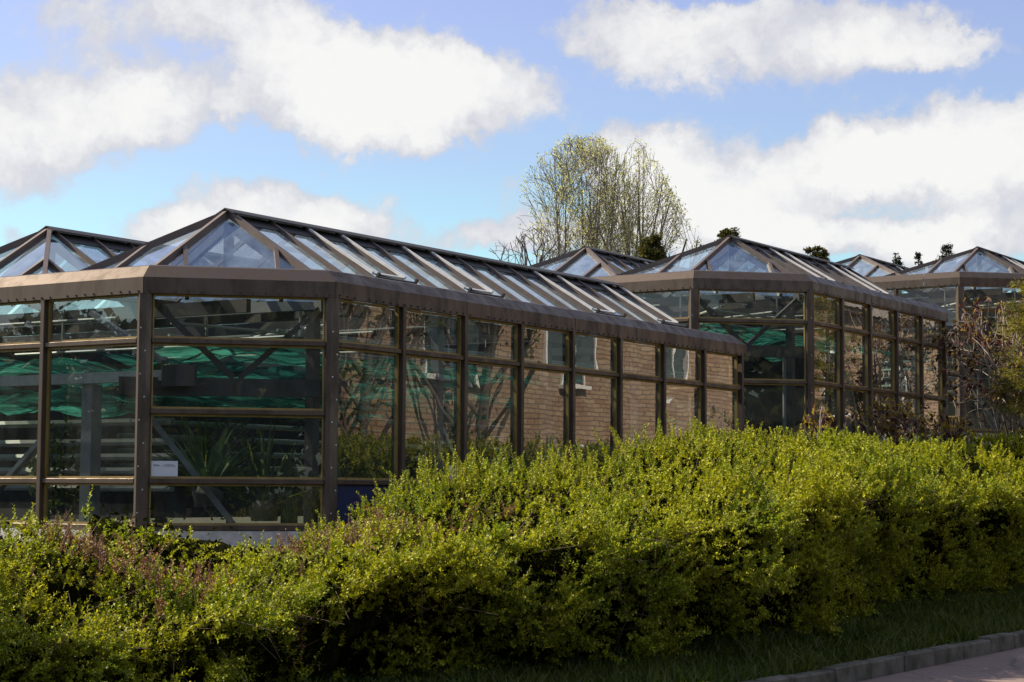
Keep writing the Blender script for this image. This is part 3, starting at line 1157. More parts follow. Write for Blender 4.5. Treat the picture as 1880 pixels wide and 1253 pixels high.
G1, g1 = greenhouse('largest bronze framed greenhouse nearest the hedge with green shade netting inside', 0.0, 1.9819, 0.40,
                    [-0.480, -1.906], [-0.480, -1.199, -1.906], [-0.480, -1.906], 8, -2.407, [2, 5, 10, 13], None, 11, blue=True)
G2, g2 = greenhouse('dark glazed greenhouse between the long front one and the one behind the budding shrub', 12.1435, 3.1499, 0.85,
                    [-0.483, -1.432], [-0.483, -1.432, -2.4], [-0.483, -1.432, -2.4], 5, -2.95, [2, 6], None, 21)
G3, g3 = greenhouse('farthest greenhouse half hidden by the golden evergreen at the edge of the picture', 24.30, 4.35, 1.15,
                    [-1.03, -1.84, -2.79], [-0.50, -1.49, -2.32], [-0.5, -1.49, -2.32], 5, -3.1, [2], None, 31)


# ------------------------------------------------------------------ shade netting, notices, plants inside
def netting(fr, u0, u1, t0, t1, z, seed, label):
    rr = np.random.default_rng(seed)
    nu, nt = 26, 60
    U_, T_ = np.meshgrid(np.linspace(u0, u1, nu), np.linspace(t0, t1, nt), indexing='ij')
    Z_ = z + 0.05 * np.sin((T_ - t0) * 2 * math.pi / 1.2 + U_ * .7) - 0.06 * np.cos((U_ - u0) / (u1 - u0) * 2 * math.pi) + 0.04 * np.sin(U_ * 5 + T_ * 1.7) + rr.normal(0, 0.008, U_.shape)
    V = fr.o + R_ * T_[..., None] + L_ * U_[..., None] + UP * Z_[..., None]
    V = V.reshape(-1, 3)
    i = np.arange(nu - 1)[:, None] * nt + np.arange(nt - 1)[None, :]
    F = np.stack([i, i + 1, i + nt + 1, i + nt], -1).reshape(-1, 4)
    c = fr.p((t0 + t1) / 2, (u0 + u1) / 2, z)
    o = np_obj('shade_netting', V - c, F, M['cloth'], None, smooth=True)
    o.location = tuple(c)
    tag(o, label, 'netting', 'green shade nettings under the roofs')


netting(G1, 0.55, 3.0, -0.35, 6.2, -0.52, 1, 'upper green shade netting hung under the front roof near the long wall')
netting(G1, 3.1, 5.6, -0.7, 8.8, -0.60, 2, 'upper green shade netting hung beyond the first ridge of the front greenhouse')
netting(G1, 0.75, 3.2, 0.2, 4.6, -1.02, 3, 'lower green shade netting just below the dark tie beam')
netting(G1, 2.6, 5.6, -0.6, 3.0, -0.95, 4, 'lower green shade netting behind the left end wall')
netting(G2, 0.55, 3.0, -0.3, 5.5, -0.55, 5, 'dim green shade netting inside the second greenhouse')


def notice(fr, p, d, w, h, label, marks):
    c = p
    root = empty('notice', tuple(c), label, 'sign', None)
    out = np.cross(d, UP)
    mb = MB()
    mb.bar(c - d * w / 2 + UP * h / 2, c + d * w / 2 + UP * h / 2, 0.004, h)
    obj('sheet', mb, M['paper'], root)
    mb = MB()
    f = out * 0.004
    for (x0, z0, x1, z1, th) in marks:
        a = c + d * (x0 - .5) * w + UP * z0 * h + f
        b = c + d * (x1 - .5) * w + UP * z1 * h + f
        mb.bar(a, b, 0.001, th * h, up=UP)
    obj('lettering', mb, M['ink'], root)


# the notice stands on the rail of the chamfer wall
fd = np.array(G1.p(0, 0)) - np.array(G1.p(TW, UC))
fdn = fd / np.linalg.norm(fd)
inw = np.cross(UP, fdn)
marks = []
# a small winged mark and two lines of tiny print
for (x0, z0, x1, z1, th) in ((.10, .755, .17, .76, .035), (.14, .74, .19, .715, .04), (.18, .755, .25, .75, .03), (.25, .755, .28, .72, .03), (.27, .725, .33, .72, .035), (.26, .72, .27, .66, .02)):
    marks.append((x0, z0, x1, z1, th))
rr = random.Random(5)
x = .52
while x < .83:
    l = rr.uniform(.012, .03)
    marks.append((x, .785, min(x + l, .84), .785, rr.choice((.022, .03))))
    x += l + .008
x = .44
while x < .92:
    l = rr.uniform(.012, .03)
    marks.append((x, .70, min(x + l, .935), .70, rr.choice((.028, .036, .045))))
    x += l + .007
notice(G1, G1.p(TW, UC) + fdn * (0.085 + 0.135) - inw * 0.004 + UP * (-1.906 + 0.036), fdn, 0.272, 0.168, 'white landscape notice with a small dark mark, on the rail by the corner post', marks)
marks2 = [(.15, .7, .35, .7, .03), (.4, .66, .8, .66, .03), (.45, .45, .6, .5, .05), (.5, .38, .75, .34, .05), (.2, .55, .5, .56, .02)]
notice(G1, G1.p(2.4 - 0.19, -0.002, -1.906 + 0.05), R_, 0.19, 0.15, 'small bluish notice in the long glass wall, half covered by hedge shoots', marks2)


def ribbon(mb, base, dirh, up_ang, length, width, curl, n=6, fold=0.3):
    """a strap leaf"""
    p = np.array(base, float)
    side = np.cross(dirh, UP)
    side /= np.linalg.norm(side)
    ang = up_ang
    prev = None
    for i in range(n + 1):
        f = i / n
        w = width * (0.7 + 0.6 * f) * (1 - f) ** 0.6 if f > 0.3 else width * (0.75 + f * .5)
        w = max(w, 0.002)
        d = dirh * math.cos(ang) + UP * math.sin(ang)
        nn = np.cross(side, d)
        cur = (p - side * w / 2 + nn * w * fold, p, p + side * w / 2 + nn * w * fold)
        if prev:
            mb.quad(prev[0], prev[1], cur[1], cur[0])
            mb.quad(prev[1], prev[2], cur[2], cur[1])
        prev = cur
        p = p + d * length / n
        ang -= curl / n


def agave(pos, size, label, seed, nleaf=22, mat='agave', width=0.09, curl=0.5):
    rr = random.Random(seed)
    root = empty('agave', tuple(pos), label, 'plant', 'potted plants under glass')
    mb = MB()
    for i in range(nleaf):
        a = i * 2.399 + rr.uniform(-.2, .2)
        f = i / nleaf
        dh = np.array([math.cos(a), math.sin(a), 0])
        ribbon(mb, np.array(pos) + UP * 0.12 + dh * 0.04, dh, 0.25 + 1.15 * f + rr.uniform(-.1, .1), size * rr.uniform(.8, 1.1), width * size, curl * rr.uniform(.4, 1.3))
    obj('rosette', mb, M[mat], root)
    mb = MB()
    mb.tube([np.array(pos) - UP * .02, np.array(pos) + UP * .12, np.array(pos) + UP * .2], [.14, .17, .12], 10)
    obj('pot', mb, M['kerb'], root, smooth=False)
    return root


def cactus(pos, h, label, seed):
    rr = random.Random(seed)
    root = empty('cactus', tuple(pos), label, 'plant', 'potted plants under glass')
    for k in range(3):
        mb = MB()
        off = np.array([rr.uniform(-.16, .16), rr.uniform(-.16, .16), 0])
        hh = h * (1 - .2 * k)
        n = 14
        k0 = 0
        segs = 12
        for i in range(segs + 1):
            f = i / segs
            r = 0.055 * (1.0 if f < .85 else math.sqrt(max(0.02, 1 - ((f - .85) / .15) ** 2)))
            for j in range(n):
                a = 2 * math.pi * j / n
                rj = r * (1.12 if j % 2 else 0.85)
                mb.v.append(tuple(np.array(pos) + off + np.array([math.cos(a) * rj, math.sin(a) * rj, f * hh])))
        for i in range(segs):
            for j in range(n):
                a, b = i * n + j, i * n + (j + 1) % n
                mb.f.append((a, b, b + n, a + n))
        mb.f.append(tuple(segs * n + j for j in range(n)))
        obj('stem', mb, M['cactus'], root)


def fan_palm(pos, h, label, seed, nfr=11, fr_len=0.5):
    rr = random.Random(seed)
    root = empty('fan_palm', tuple(pos), label, 'plant', 'potted plants under glass')
    pos = np.array(pos)
    mb = MB()
    pts = [pos + UP * h * f + np.array([math.sin(f * 3 + seed) * .04, 0, 0]) for f in np.linspace(0, 1, 8)]
    mb.tube(pts, [.075, .07, .075, .065, .07, .06, .065, .05], 8)
    obj('trunk', mb, M['bark'], root)
    mb = MB()
    top = pts[-1]
    for i in range(nfr):
        a = i * 2.399
        el_ = rr.uniform(-.2, 1.1)
        dh = np.array([math.cos(a), math.sin(a), 0])
        d = dh * math.cos(el_) + UP * math.sin(el_)
        hub = top + d * fr_len * rr.uniform(.55, .9)
        mb.tube([top, hub], [.01, .006], 4)
        side = np.cross(d, UP)
        side /= np.linalg.norm(side)
        nn = np.cross(side, d)
        for k in range(15):
            b = (k - 7) / 7 * 1.9
            ld = d * math.cos(b) + side * math.sin(b)
            ll = fr_len * (0.75 - 0.15 * abs(b)) * rr.uniform(.9, 1.1)
            tip = hub + ld * ll - UP * ll * .18
            mid = hub + ld * ll * .5
            ws = np.cross(ld, nn) * .018
            mb.quad(hub, mid - ws, tip, mid + ws)
    obj('crown', mb, M['palm'], root)


floor1 = -2.40
agave(G1.p(-0.35, 1.35, floor1 + .25), 0.75, 'large agave with pale broad leaves at the corner post foot', 1, 22, width=0.16)
agave(G1.p(0.15, 1.0, floor1 + .1), 0.95, 'yucca with narrow upright leaves behind the white notice', 2, 34, 'palm', 0.045, 0.3)
agave(G1.p(0.75, 0.75, floor1 + .15), 0.8, 'spiky dracaena beside the grey brace', 3, 40, 'palm', 0.04, 0.5)
agave(G1.p(0.2, 1.9, floor1 + .4), 0.85, 'dark spiky dasylirion in the middle of the chamfered window', 4, 50, 'palm', 0.03, 0.2)
cactus(G1.p(0.1, 0.72, floor1 + 0.05), 0.75, 'group of ribbed column cacti low behind the chamfered window', 5)
cactus(G1.p(0.5, 0.45, floor1 + 0.05), 0.62, 'shorter ribbed cacti near the white downpipe', 6)
fan_palm(G1.p(1.6, 1.05, floor1), 1.35, 'fan palm with a rough brown trunk behind the white downpipe', 7)
fan_palm(G1.p(2.4, 1.9, floor1), 1.2, 'fan palm in front of the inner heating pipes', 8)
fan_palm(G1.p(0.9, 3.2, floor1), 1.5, 'fan palm behind the left end wall', 9, 12)
agave(G1.p(3.0, 0.95, floor1 + .2), 0.85, 'strap leaved plant beside the first white column', 10, 30, 'palm', 0.05, 0.8)
agave(G1.p(4.3, 1.2, floor1 + .2), 0.8, 'strap leaved plant by the half covered notice', 11, 30, 'palm', 0.05, 0.8)
agave(G1.p(5.8, 1.0, floor1 + .3), 0.9, 'strap leaved plant deep in the long wall bays', 12, 30, 'palm', 0.05, 0.7)


def bushy(pos, r, label, seed, n=900):
    rg = np.random.default_rng(seed)
    root = empty('leafy_plant', tuple(pos), label, 'plant', 'potted plants under glass')
    C = rg.normal(0, 1, (n, 3))
    C = unit(C) * rg.uniform(.3, 1, (n, 1)) ** .5 * np.array([r, r, r * 1.2])
    C += np.array(pos) + UP * r * 1.2
    D = unit(rg.normal(0, 1, (n, 3)) + [0, 0, .3])
    V, F = leaf_quads(C, D, rg.normal(0, 1, (n, 3)), rg.uniform(.08, .16, n), rg.uniform(.03, .06, n))
    np_obj('foliage', V, F, M['palm'], root)
    mb = MB()
    mb.tube([np.array(pos) - UP * .05, np.array(pos) + UP * r], [.03, .02], 6)
    obj('stem', mb, M['stem'], root)


bushy(G1.p(1.3, 0.75, floor1), 0.45, 'bushy green plant at the foot of the first long wall window', 21)
bushy(G1.p(2.2, 1.2, floor1), 0.5, 'bushy green plant between the fan palms', 22)
bushy(G1.p(3.6, 2.2, floor1), 0.55, 'bushy green plant before the inner heating pipes', 23)
bushy(G1.p(1.4, 2.6, floor1), 0.5, 'bushy dark plant behind the grey brace', 24)
bushy(G1.p(0.6, 4.4, floor1), 0.5, 'bushy plant behind the left end wall pipes', 25)
bushy(G1.p(5.2, 2.0, floor1), 0.55, 'bushy plant deep behind the long glass wall', 26)


# ------------------------------------------------------------------ the hedge
def hedge_nc(t):
    return -9.9 - 0.045 * np.maximum(0, np.asarray(t, float) - 16)


def crest_table():
    T_, H_ = [], []
    for px, py in ((-250, 960), (-60, 966), (0, 968), (90, 982), (150, 1016), (200, 1034), (300, 1042), (400, 1018), (480, 986), (560, 946), (640, 914), (720, 893), (800, 875), (900, 862), (1000, 848), (1080, 826),
                   (1150, 800), (1230, 792), (1330, 788), (1400, 806), (1460, 800), (1540, 806), (1640, 815), (1740, 812), (1800, 800), (1880, 790), (2000, 785), (2200, 780)):
        a = (px - 940) / FPX
        D = 15.0
        for _ in range(20):
            t, n = tn(a * D, D)
            D = hedge_nc(t) / (N_[0] * a + N_[1])
        t, n = tn(a * D, D)
        T_.append(float(t))
        H_.append(float(EYE + (899 + (px - 940) * 0.0053 - py) / FPX * D))
    return np.array(T_), np.array(H_)


HT, HH = crest_table()


def hedge_h(t):
    return np.interp(t, HT, HH)


rg = np.random.default_rng(42)
NB = 500
b_t = rg.uniform(3, 42, NB)
b_th = rg.uniform(0.0, 0.9, NB)
b_r = rg.uniform(0.20, 0.55, NB)
b_a = rg.normal(-0.03, 0.18, NB)


def lumps(t, th):
    out = np.zeros_like(t)
    for k in range(0, NB):
        m = np.abs(t - b_t[k]) < b_r[k] * 2.5
        if m.any():
            d2 = ((t[m] - b_t[k]) / b_r[k]) ** 2 + ((th[m] - b_th[k]) * 5.0 / b_r[k]) ** 2
            out[m] += b_a[k] * np.exp(-d2)
    return out


PROF_S = np.array([0.0, 0.10, 0.24, 0.36, 0.46, 0.62, 0.80, 0.92, 1.0])
PROF_N = np.array([2.10, 2.30, 2.50, 2.58, 2.45, 1.70, 0.15, -0.55, -0.75])     # out from the crest line
PROF_Z = np.array([0.04, 0.25, 0.50, 0.68, 0.79, 0.91, 1.0, 0.72, 0.30])        # share of the crest height

PROF_NB = np.array([1.60, 1.80, 1.98, 2.05, 1.95, 1.35, 0.15, -0.55, -0.75])   # steeper at the near end
PROF_ZB = np.array([0.04, 0.26, 0.52, 0.72, 0.84, 0.94, 1.0, 0.72, 0.30])


def hedge_surface(t, q, shrink=0.0, lump=True):
    """q: 0 = front foot, 0.8 = crest, 1 = back"""
    H = hedge_h(t + 2.2 * np.clip((0.78 - q) / 0.35, 0, 1)) - 0.07
    w = np.clip((t - 11.5) / 7.0, 0, 1)
    nn = np.interp(q, PROF_S, PROF_N) * w + np.interp(q, PROF_S, PROF_NB) * (1 - w)
    zf = np.interp(q, PROF_S, PROF_Z) * w + np.interp(q, PROF_S, PROF_ZB) * (1 - w)
    x0, y0 = xy(t, hedge_nc(t))
    kf = np.clip(1.05 - (t - 12) * 0.006, 0.85, 1.05)
    nn = hedge_nc(t) + nn * kf + 0.70 * np.exp(-((t - 14.5) / 3.8) ** 2) * np.clip((0.75 - q) / 0.3, 0, 1)
    z = H * zf
    nv = hedge_normal(t, q)
    d = -shrink * np.ones_like(t)
    if lump:
        d = d + lumps(t, q) * (1.0 + 0.7 * (1 - w)) * np.where(q > 0.6, 0.45 + 0.35 * w, 1.0)
    nn = nn + d * (nv @ N_)
    z = z + d * nv[:, 2] * np.where(q > 0.66, 0.35, 1.0)
    x, y = xy(t, nn)
    g = gz(t, np.minimum(nn, KERB_N - .03))
    z = np.maximum(z, g * 0.9)
    return np.stack([x, y, z], -1)


def hedge_normal(t, q):
    e = 0.04
    dn = np.interp(q + e, PROF_S, PROF_N) - np.interp(q - e, PROF_S, PROF_N)
    dz = (np.interp(q + e, PROF_S, PROF_Z) - np.interp(q - e, PROF_S, PROF_Z)) * 1.9
    a = np.stack([dz, -dn], -1)
    a = unit(a)
    return N_[None] * a[:, :1] + UP[None] * a[:, 1:]


def sample_t(n, lo, hi, power=1.0):
    """more sprays where the hedge is nearer"""
    w_t = np.linspace(lo, hi, 400)
    x_, y_ = xy(w_t, hedge_nc(w_t))
    w = 1.0 / np.maximum(y_, 5) ** power
    c = np.cumsum(w)
    return np.interp(rg.uniform(0, c[-1], n), c, w_t)


hedge_root = empty('hedge', (*xy(15, -9), 0.2), 'long unclipped yellow green hedge running along the kerb in front of the greenhouses', 'hedge')
# inner mass: twigs and leaves coloured near-black for the shade in the gaps
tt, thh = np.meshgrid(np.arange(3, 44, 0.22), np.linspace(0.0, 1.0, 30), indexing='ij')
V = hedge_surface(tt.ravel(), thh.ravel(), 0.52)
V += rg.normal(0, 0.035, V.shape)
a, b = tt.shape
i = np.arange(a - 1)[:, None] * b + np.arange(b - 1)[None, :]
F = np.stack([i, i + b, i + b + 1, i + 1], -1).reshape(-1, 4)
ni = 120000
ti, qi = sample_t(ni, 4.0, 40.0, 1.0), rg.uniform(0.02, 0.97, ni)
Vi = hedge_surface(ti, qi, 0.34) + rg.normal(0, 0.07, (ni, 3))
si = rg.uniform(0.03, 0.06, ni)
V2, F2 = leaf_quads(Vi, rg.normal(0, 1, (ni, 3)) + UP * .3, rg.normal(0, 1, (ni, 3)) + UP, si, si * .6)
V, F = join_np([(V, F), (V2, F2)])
np_obj('shaded_core', V, F, M['leaf_shaded'], hedge_root)


def sprays(t, th, length, nleaf, lsize, updir, inset=0.10, rnd=0.55, outw=0.8, lift=None):
    """leafy twigs: returns leaf arrays and twig segments"""
    n = len(t)
    B = hedge_surface(t, th)
    Nn = hedge_normal(t, th)
    B = B - unit(Nn) * inset * rg.uniform(0.2, 1.6, (n, 1))
    if lift is not None:
        B = B + unit(Nn) * lift[:, None]
    D = unit(Nn * outw + UP[None] * updir + rg.normal(0, rnd, (n, 3)))
    L = length * rg.uniform(0.6, 1.35, n)
    # droop/curve
    f = np.linspace(0.12, 1.0, nleaf)[None, :, None]
    sag = rg.normal(0, 0.18, (n, 1, 3)) * np.array([1, 1, .6])
    P = B[:, None, :] + D[:, None, :] * L[:, None, None] * f + sag * L[:, None, None] * f ** 2
    tip = P[:, -1]
    ang = (np.arange(nleaf) * 2.4)[None, :] + rg.uniform(0, 6.28, (n, 1))
    S1 = unit(np.cross(D, rg.normal(0, 1, (n, 3))))
    S2 = np.cross(D, S1)
    ld = np.cos(ang)[..., None] * S1[:, None, :] + np.sin(ang)[..., None] * S2[:, None, :]
    ld = unit(ld + D[:, None, :] * 0.55 + UP * 0.25 + rg.normal(0, .25, ld.shape))
    nrm = unit(np.array([0, 0, 1.0]) + rg.normal(0, 0.55, ld.shape))
    sz = lsize[:, None] * (1.15 - 0.55 * f[..., 0]) * rg.uniform(.7, 1.25, (n, nleaf))
    V, F = leaf_quads(P.reshape(-1, 3), ld.reshape(-1, 3), nrm.reshape(-1, 3), sz.ravel(), sz.ravel() * 0.62)
    return V, F, B, tip


def dryness(t, th):
    """where the old reddish growth shows: patches on the low crest at the near end"""
    x_, y_ = xy(t, hedge_nc(t))
    px = 940 + FPX * x_ / y_
    base = np.interp(px, [-200, 0, 60, 150, 280, 330, 430, 520, 650, 720, 760], [.3, .45, .5, .55, .5, .4, .5, .4, .15, .03, 0.0])
    top = np.exp(-((th - 0.74) / 0.10) ** 2) + 0.35 * np.exp(-((th - 0.55) / 0.10) ** 2)
    return base * top


leafparts, dryparts, twP, twQ = [], [], [], []
NC = 2500
c_t = sample_t(NC, 4.0, 40.0, 1.0)
c_q = rg.uniform(0.03, 0.92, NC)
c_d = rg.uniform(-0.36, 0.13, NC)
c_r = rg.uniform(0.10, 0.26, NC)
PER = 14
NS = NC * PER
ci = np.repeat(np.arange(NC), PER)
off = rg.normal(0, 0.62, (NS, 2))
t = c_t[ci] + off[:, 0] * c_r[ci]
th = np.clip(c_q[ci] + off[:, 1] * c_r[ci] * 0.22, 0.01, 0.97)
lift = c_d[ci] - 0.55 * c_r[ci] * (off ** 2).sum(1)
lift = np.where(th > 0.66, np.clip(lift, -0.16, 0.02), lift)
depth = xy(t, hedge_nc(t))[1]
lsize = 0.028 + 0.00095 * np.clip(depth - 8, 0, 30)
dry = rg.uniform(0, 1, NC)[ci] < dryness(t, th) * 0.42
for msk, store in ((~dry, leafparts), (dry, dryparts)):
    Vv, Ff, Bb, Tt = sprays(t[msk], th[msk], 0.165, 24, lsize[msk] * (1.0 if store is leafparts else 0.8), 0.7, inset=0.05, rnd=0.5, lift=lift[msk])
    store.append((Vv, Ff))
    k = rg.uniform(0, 1, len(Bb)) < 0.25
    twP.append(Bb[k])
    twQ.append(Tt[k])
ND = 450
pxs = rg.choice(np.array([-20, 20, 60, 100, 180, 230, 290, 330, 420, 450, 470, 520]), ND) + rg.normal(0, 28, ND)
av = (pxs - 940) / FPX
D_ = np.full(ND, 13.0)
for _ in range(20):
    t_ = av * D_ * R_[0] + D_ * R_[1]
    D_ = hedge_nc(t_) / (N_[0] * av + N_[1])
t_ = av * D_ * R_[0] + D_ * R_[1]
th_ = np.clip(0.76 - np.abs(rg.normal(0, 0.10, ND)), 0.4, 0.9)
Vv, Ff, Bb, Tt = sprays(t_, th_, 0.15, 18, np.full(ND, 0.021), 0.8, inset=0.0, rnd=0.7)
dryparts.append((Vv, Ff))
twP.append(Bb)
twQ.append(Tt)
# upright shoots along the crest
for (p0, p1, cnt, ln) in ((640, 1160, 190, 0.27), (1160, 1500, 110, 0.19), (1500, 2000, 100, 0.19), (-60, 640, 40, 0.10)):
    pxs = rg.uniform(p0, p1, cnt)
    av = (pxs - 940) / FPX
    D_ = np.full(cnt, 15.0)
    for _ in range(20):
        t_, n_ = av * D_ * R_[0] + D_ * R_[1], 0
        D_ = hedge_nc(t_) / (N_[0] * av + N_[1])
    t_ = av * D_ * R_[0] + D_ * R_[1]
    th_ = rg.uniform(0.70, 0.84, cnt)
    Vv, Ff, Bb, Tt = sprays(t_, th_, ln, 48, 0.026 + 0.0006 * np.clip(D_ - 8, 0, 30), 2.4, inset=0.02, rnd=0.28, outw=0.4)
    leafparts.append((Vv, Ff))
    twP.append(Bb)
    twQ.append(Tt)
V, F = join_np(leafparts)
np_obj('foliage', V, F, M['leaf'], hedge_root)
V, F = join_np(dryparts)
o = np_obj('dry_foliage', V, F, M['leaf_dry'], hedge_root)
o['label'] = 'dry reddish brown leaves on the low near part of the hedge'
twP, twQ = np.concatenate(twP), np.concatenate(twQ)
# older bare twigs showing through
NO = 900
t = sample_t(NO, 5, 36, 1.0)
th = rg.uniform(0.1, 0.8, NO)
B = hedge_surface(t, th) - unit(hedge_normal(t, th)) * 0.05
Q = B + unit(rg.normal(0, 1, (NO, 3)) + hedge_normal(t, th) * .35) * rg.uniform(.15, .4, (NO, 1))
twP = np.concatenate([twP, B])
twQ = np.concatenate([twQ, Q])
V, F = tubes_np(twP, twQ, np.full(len(twP), .0032), np.full(len(twP), .0016), 3)
np_obj('twigs', V, F, M['stem'], hedge_root)


# ------------------------------------------------------------------ grass verge
def grass():
    n = 80000
    t = sample_t(n, 5.0, 46.0, 1.2)
    nn = -6.40 - rg.beta(1.1, 1.3, n) * 3.6
    x, y = xy(t, nn)
    z = gz(t, nn)
    B = np.stack([x, y, z], -1)
    D = unit(UP[None] + rg.normal(0, .35, (n, 3)))
    S_ = unit(np.cross(D, rg.normal(0, 1, (n, 3))))
    patch = 0.5 + 0.5 * np.sin(t * 1.9) * np.sin(nn * 3.1 + t)
    h = rg.uniform(.06, .17, n) * (0.75 + .7 * patch)
    w = rg.uniform(.004, .009, n) * (1 + .03 * y)
    bend = rg.normal(0, .4, (n, 3)) * [1, 1, .1]
    m = B + D * h[:, None] * .55
    tip = B + D * h[:, None] + bend * h[:, None] * .7
    V = np.stack([B - S_ * w[:, None], B + S_ * w[:, None], m + S_ * w[:, None] * .8 + bend * h[:, None] * .2, tip, m - S_ * w[:, None] * .8 + bend * h[:, None] * .2], 1).reshape(-1, 3)
    base = np.arange(n)[:, None] * 5
    F = np.concatenate([base + np.array([0, 1, 2, 4]), base + np.array([4, 2, 3, 3])], 1).reshape(-1, 4)
    F1 = F[0::2]
    F2 = F[1::2][:, :3]
    me = bpy.data.meshes.new('grass')
    me.vertices.add(len(V))
    me.vertices.foreach_set('co', V.astype(np.float32).ravel())
    idx = np.concatenate([F1.ravel(), F2.ravel()]).astype(np.int32)
    me.loops.add(len(idx))
    me.loops.foreach_set('vertex_index', idx)
    me.polygons.add(2 * n)
    ls = np.concatenate([np.arange(n) * 4, n * 4 + np.arange(n) * 3]).astype(np.int32)
    me.polygons.foreach_set('loop_start', ls)
    me.update(calc_edges=True)
    o = link_mesh('grass', me, M['grass'], None)
    tag(o, 'short green grass on the verge between kerb and hedge', 'grass', None, 'stuff')


grass()


# ------------------------------------------------------------------ trees
def grow_tree(rgx, starts, env, steps=(9, 7, 6, 4), seglen=(0.75, 0.5, 0.33, 0.22), spread=(0.10, 0.22, 0.3, 0.35), child=(3, 3, 3, 0), up=0.12, r_start=0.16, ang=(0.5, 0.55, 0.6), taper=0.55, child_from=0.2, rcap=None, cr=0.5):
    """recursive limbs; env(p)->True while inside the crown; returns segments (P,Q,r0,r1) and twig points"""
    segs = []
    tips = []
    stack = [(np.array(q[0], float), np.array(q[1], float), q[2], q[3] if len(q) > 3 else 0) for q in starts]
    while stack:
        p, d, r, lv = stack.pop()
        n = steps[lv]
        sl = seglen[lv]
        for k in range(n):
            d = d + rgx.normal(0, spread[lv], 3) * 0.6 + UP * up * (1.0 if lv < 2 else 0.6)
            d /= np.linalg.norm(d)
            q = p + d * sl * rgx.uniform(.8, 1.2)
            r1 = r * (1 - (1 - taper) / n)
            if not env(q):
                if lv >= 1 or k > 1:
                    tips.append((p, d, lv))
                    break
            if rcap:
                r, r1 = min(r, rcap(p)), min(r1, rcap(q))
            segs.append((p, q, r, r1))
            if lv >= len(steps) - 2:
                tips.append((q, d, lv))
            if lv < len(steps) - 1 and k >= int(n * child_from):
                cn = child[lv]
                for _ in range(rgx.poisson(cn * 0.45)):
                    s = rgx.normal(0, 1, 3)
                    s -= d * (s @ d)
                    s /= np.linalg.norm(s) + 1e-9
                    a = ang[lv] * rgx.uniform(.7, 1.3)
                    stack.append((q, d * math.cos(a) + s * math.sin(a), r1 * cr, lv + 1))
            p, r = q, r1
    return segs, tips


def add_tree(name, label, cat, pos, starts, env, seed, leaf=None, leaves_per=3, lsz=0.12, rmin=0.012, bark='bark', group='trees behind the greenhouses', leaf_share=0.4, **kw):
    rgx = np.random.default_rng(seed)
    segs, tips = grow_tree(rgx, starts, env, **kw)
    root = empty(name, tuple(pos), label, cat, group)
    P = np.array([s[0] for s in segs])
    Q = np.array([s[1] for s in segs])
    r0 = np.maximum(np.array([s[2] for s in segs]), rmin)
    r1 = np.maximum(np.array([s[3] for s in segs]), rmin * .8)
    V, F = tubes_np(P, Q, r0, r1, 5)
    np_obj('trunk', V, F, M[bark], root)
    if leaf:
        keep = [t_ for t_ in tips if rgx.random() < leaf_share]
        T_ = np.array([t_[0] for t_ in keep])
        Dt = np.array([t_[1] for t_ in keep])
        k = leaves_per
        C = np.repeat(T_, k, 0) + rgx.normal(0, lsz * 0.9, (len(T_) * k, 3))
        D = unit(np.repeat(Dt, k, 0) * .4 + rgx.normal(0, .8, C.shape))
        s = rgx.uniform(.6, 1.3, len(C)) * lsz
        V, F = leaf_quads(C, D, rgx.normal(0, 1, C.shape), s, s * .7)
        np_obj('crown', V, F, M[leaf], root)
    return root, len(segs), len(tips)


def dome_env(c, prof):
    """crown envelope: prof = [(height above ground, radius)...] around the axis c"""
    hs = [a for a, b in prof]
    rs = [b for a, b in prof]

    def env(p):
        h = p[2] - c[2]
        if h > hs[-1]:
            return False
        r = math.hypot(p[0] - c[0], p[1] - c[1])
        wob = 1 + .10 * math.sin(3 * math.atan2(p[1] - c[1], p[0] - c[0]) + h)
        return r < np.interp(h, hs, rs) * wob
    return env


TD = 80.0
k_ = TD / FPX


def ground_at(px, D):
    X = (px - 940) / FPX * D
    t, n = tn(X, D)
    return np.array([X, D, float(gz(t, n))])


rs = random.Random(12)
# broad crown of many rising limbs
c1 = ground_at(1068, TD)
hh = lambda py: EYE + (899 - py) * k_ - c1[2]
prof1 = [(0, 1.0), (hh(520), 1.6), (hh(470), 2.75), (hh(410), 2.75), (hh(350), 2.55), (hh(300), 2.25), (hh(268), 1.65), (hh(248), 1.0), (hh(238), 0.1)]
st = []
for i in range(15):
    a = i * 2.399
    rr_ = 0.2 + 0.75 * math.sqrt(i / 15)
    p = c1 + np.array([math.cos(a) * rr_ * .55, math.sin(a) * rr_ * .55, 1.2])
    tilt = 0.04 + 0.62 * (i / 15) ** 1.2
    st.append((p, np.array([math.cos(a) * tilt, math.sin(a) * tilt, 1.0]), rs.uniform(.05, .10)))
st.append((c1 - UP * .2, np.array([0.02, 0, 1.0]), .45))
print(add_tree('tree', 'broad rounded tree with many upright limbs and sparse young leaves', 'tree', c1, st, dome_env(c1, prof1), 3, 'leaf_spring', 3, 0.085, 0.008, leaf_share=0.45, bark='bark_grey', rcap=lambda p: 0.008 + 0.085 * max(0, 1 - (p[2] - c1[2]) / hh(236)) ** 1.1, cr=0.38,
               steps=(20, 8, 6, 3), seglen=(.72, .5, .34, .24), spread=(.05, .14, .25, .35), child=(2.1, 1.9, 1.5, 0), up=.05, ang=(.42, .5, .6), taper=.25, child_from=.12)[1:])
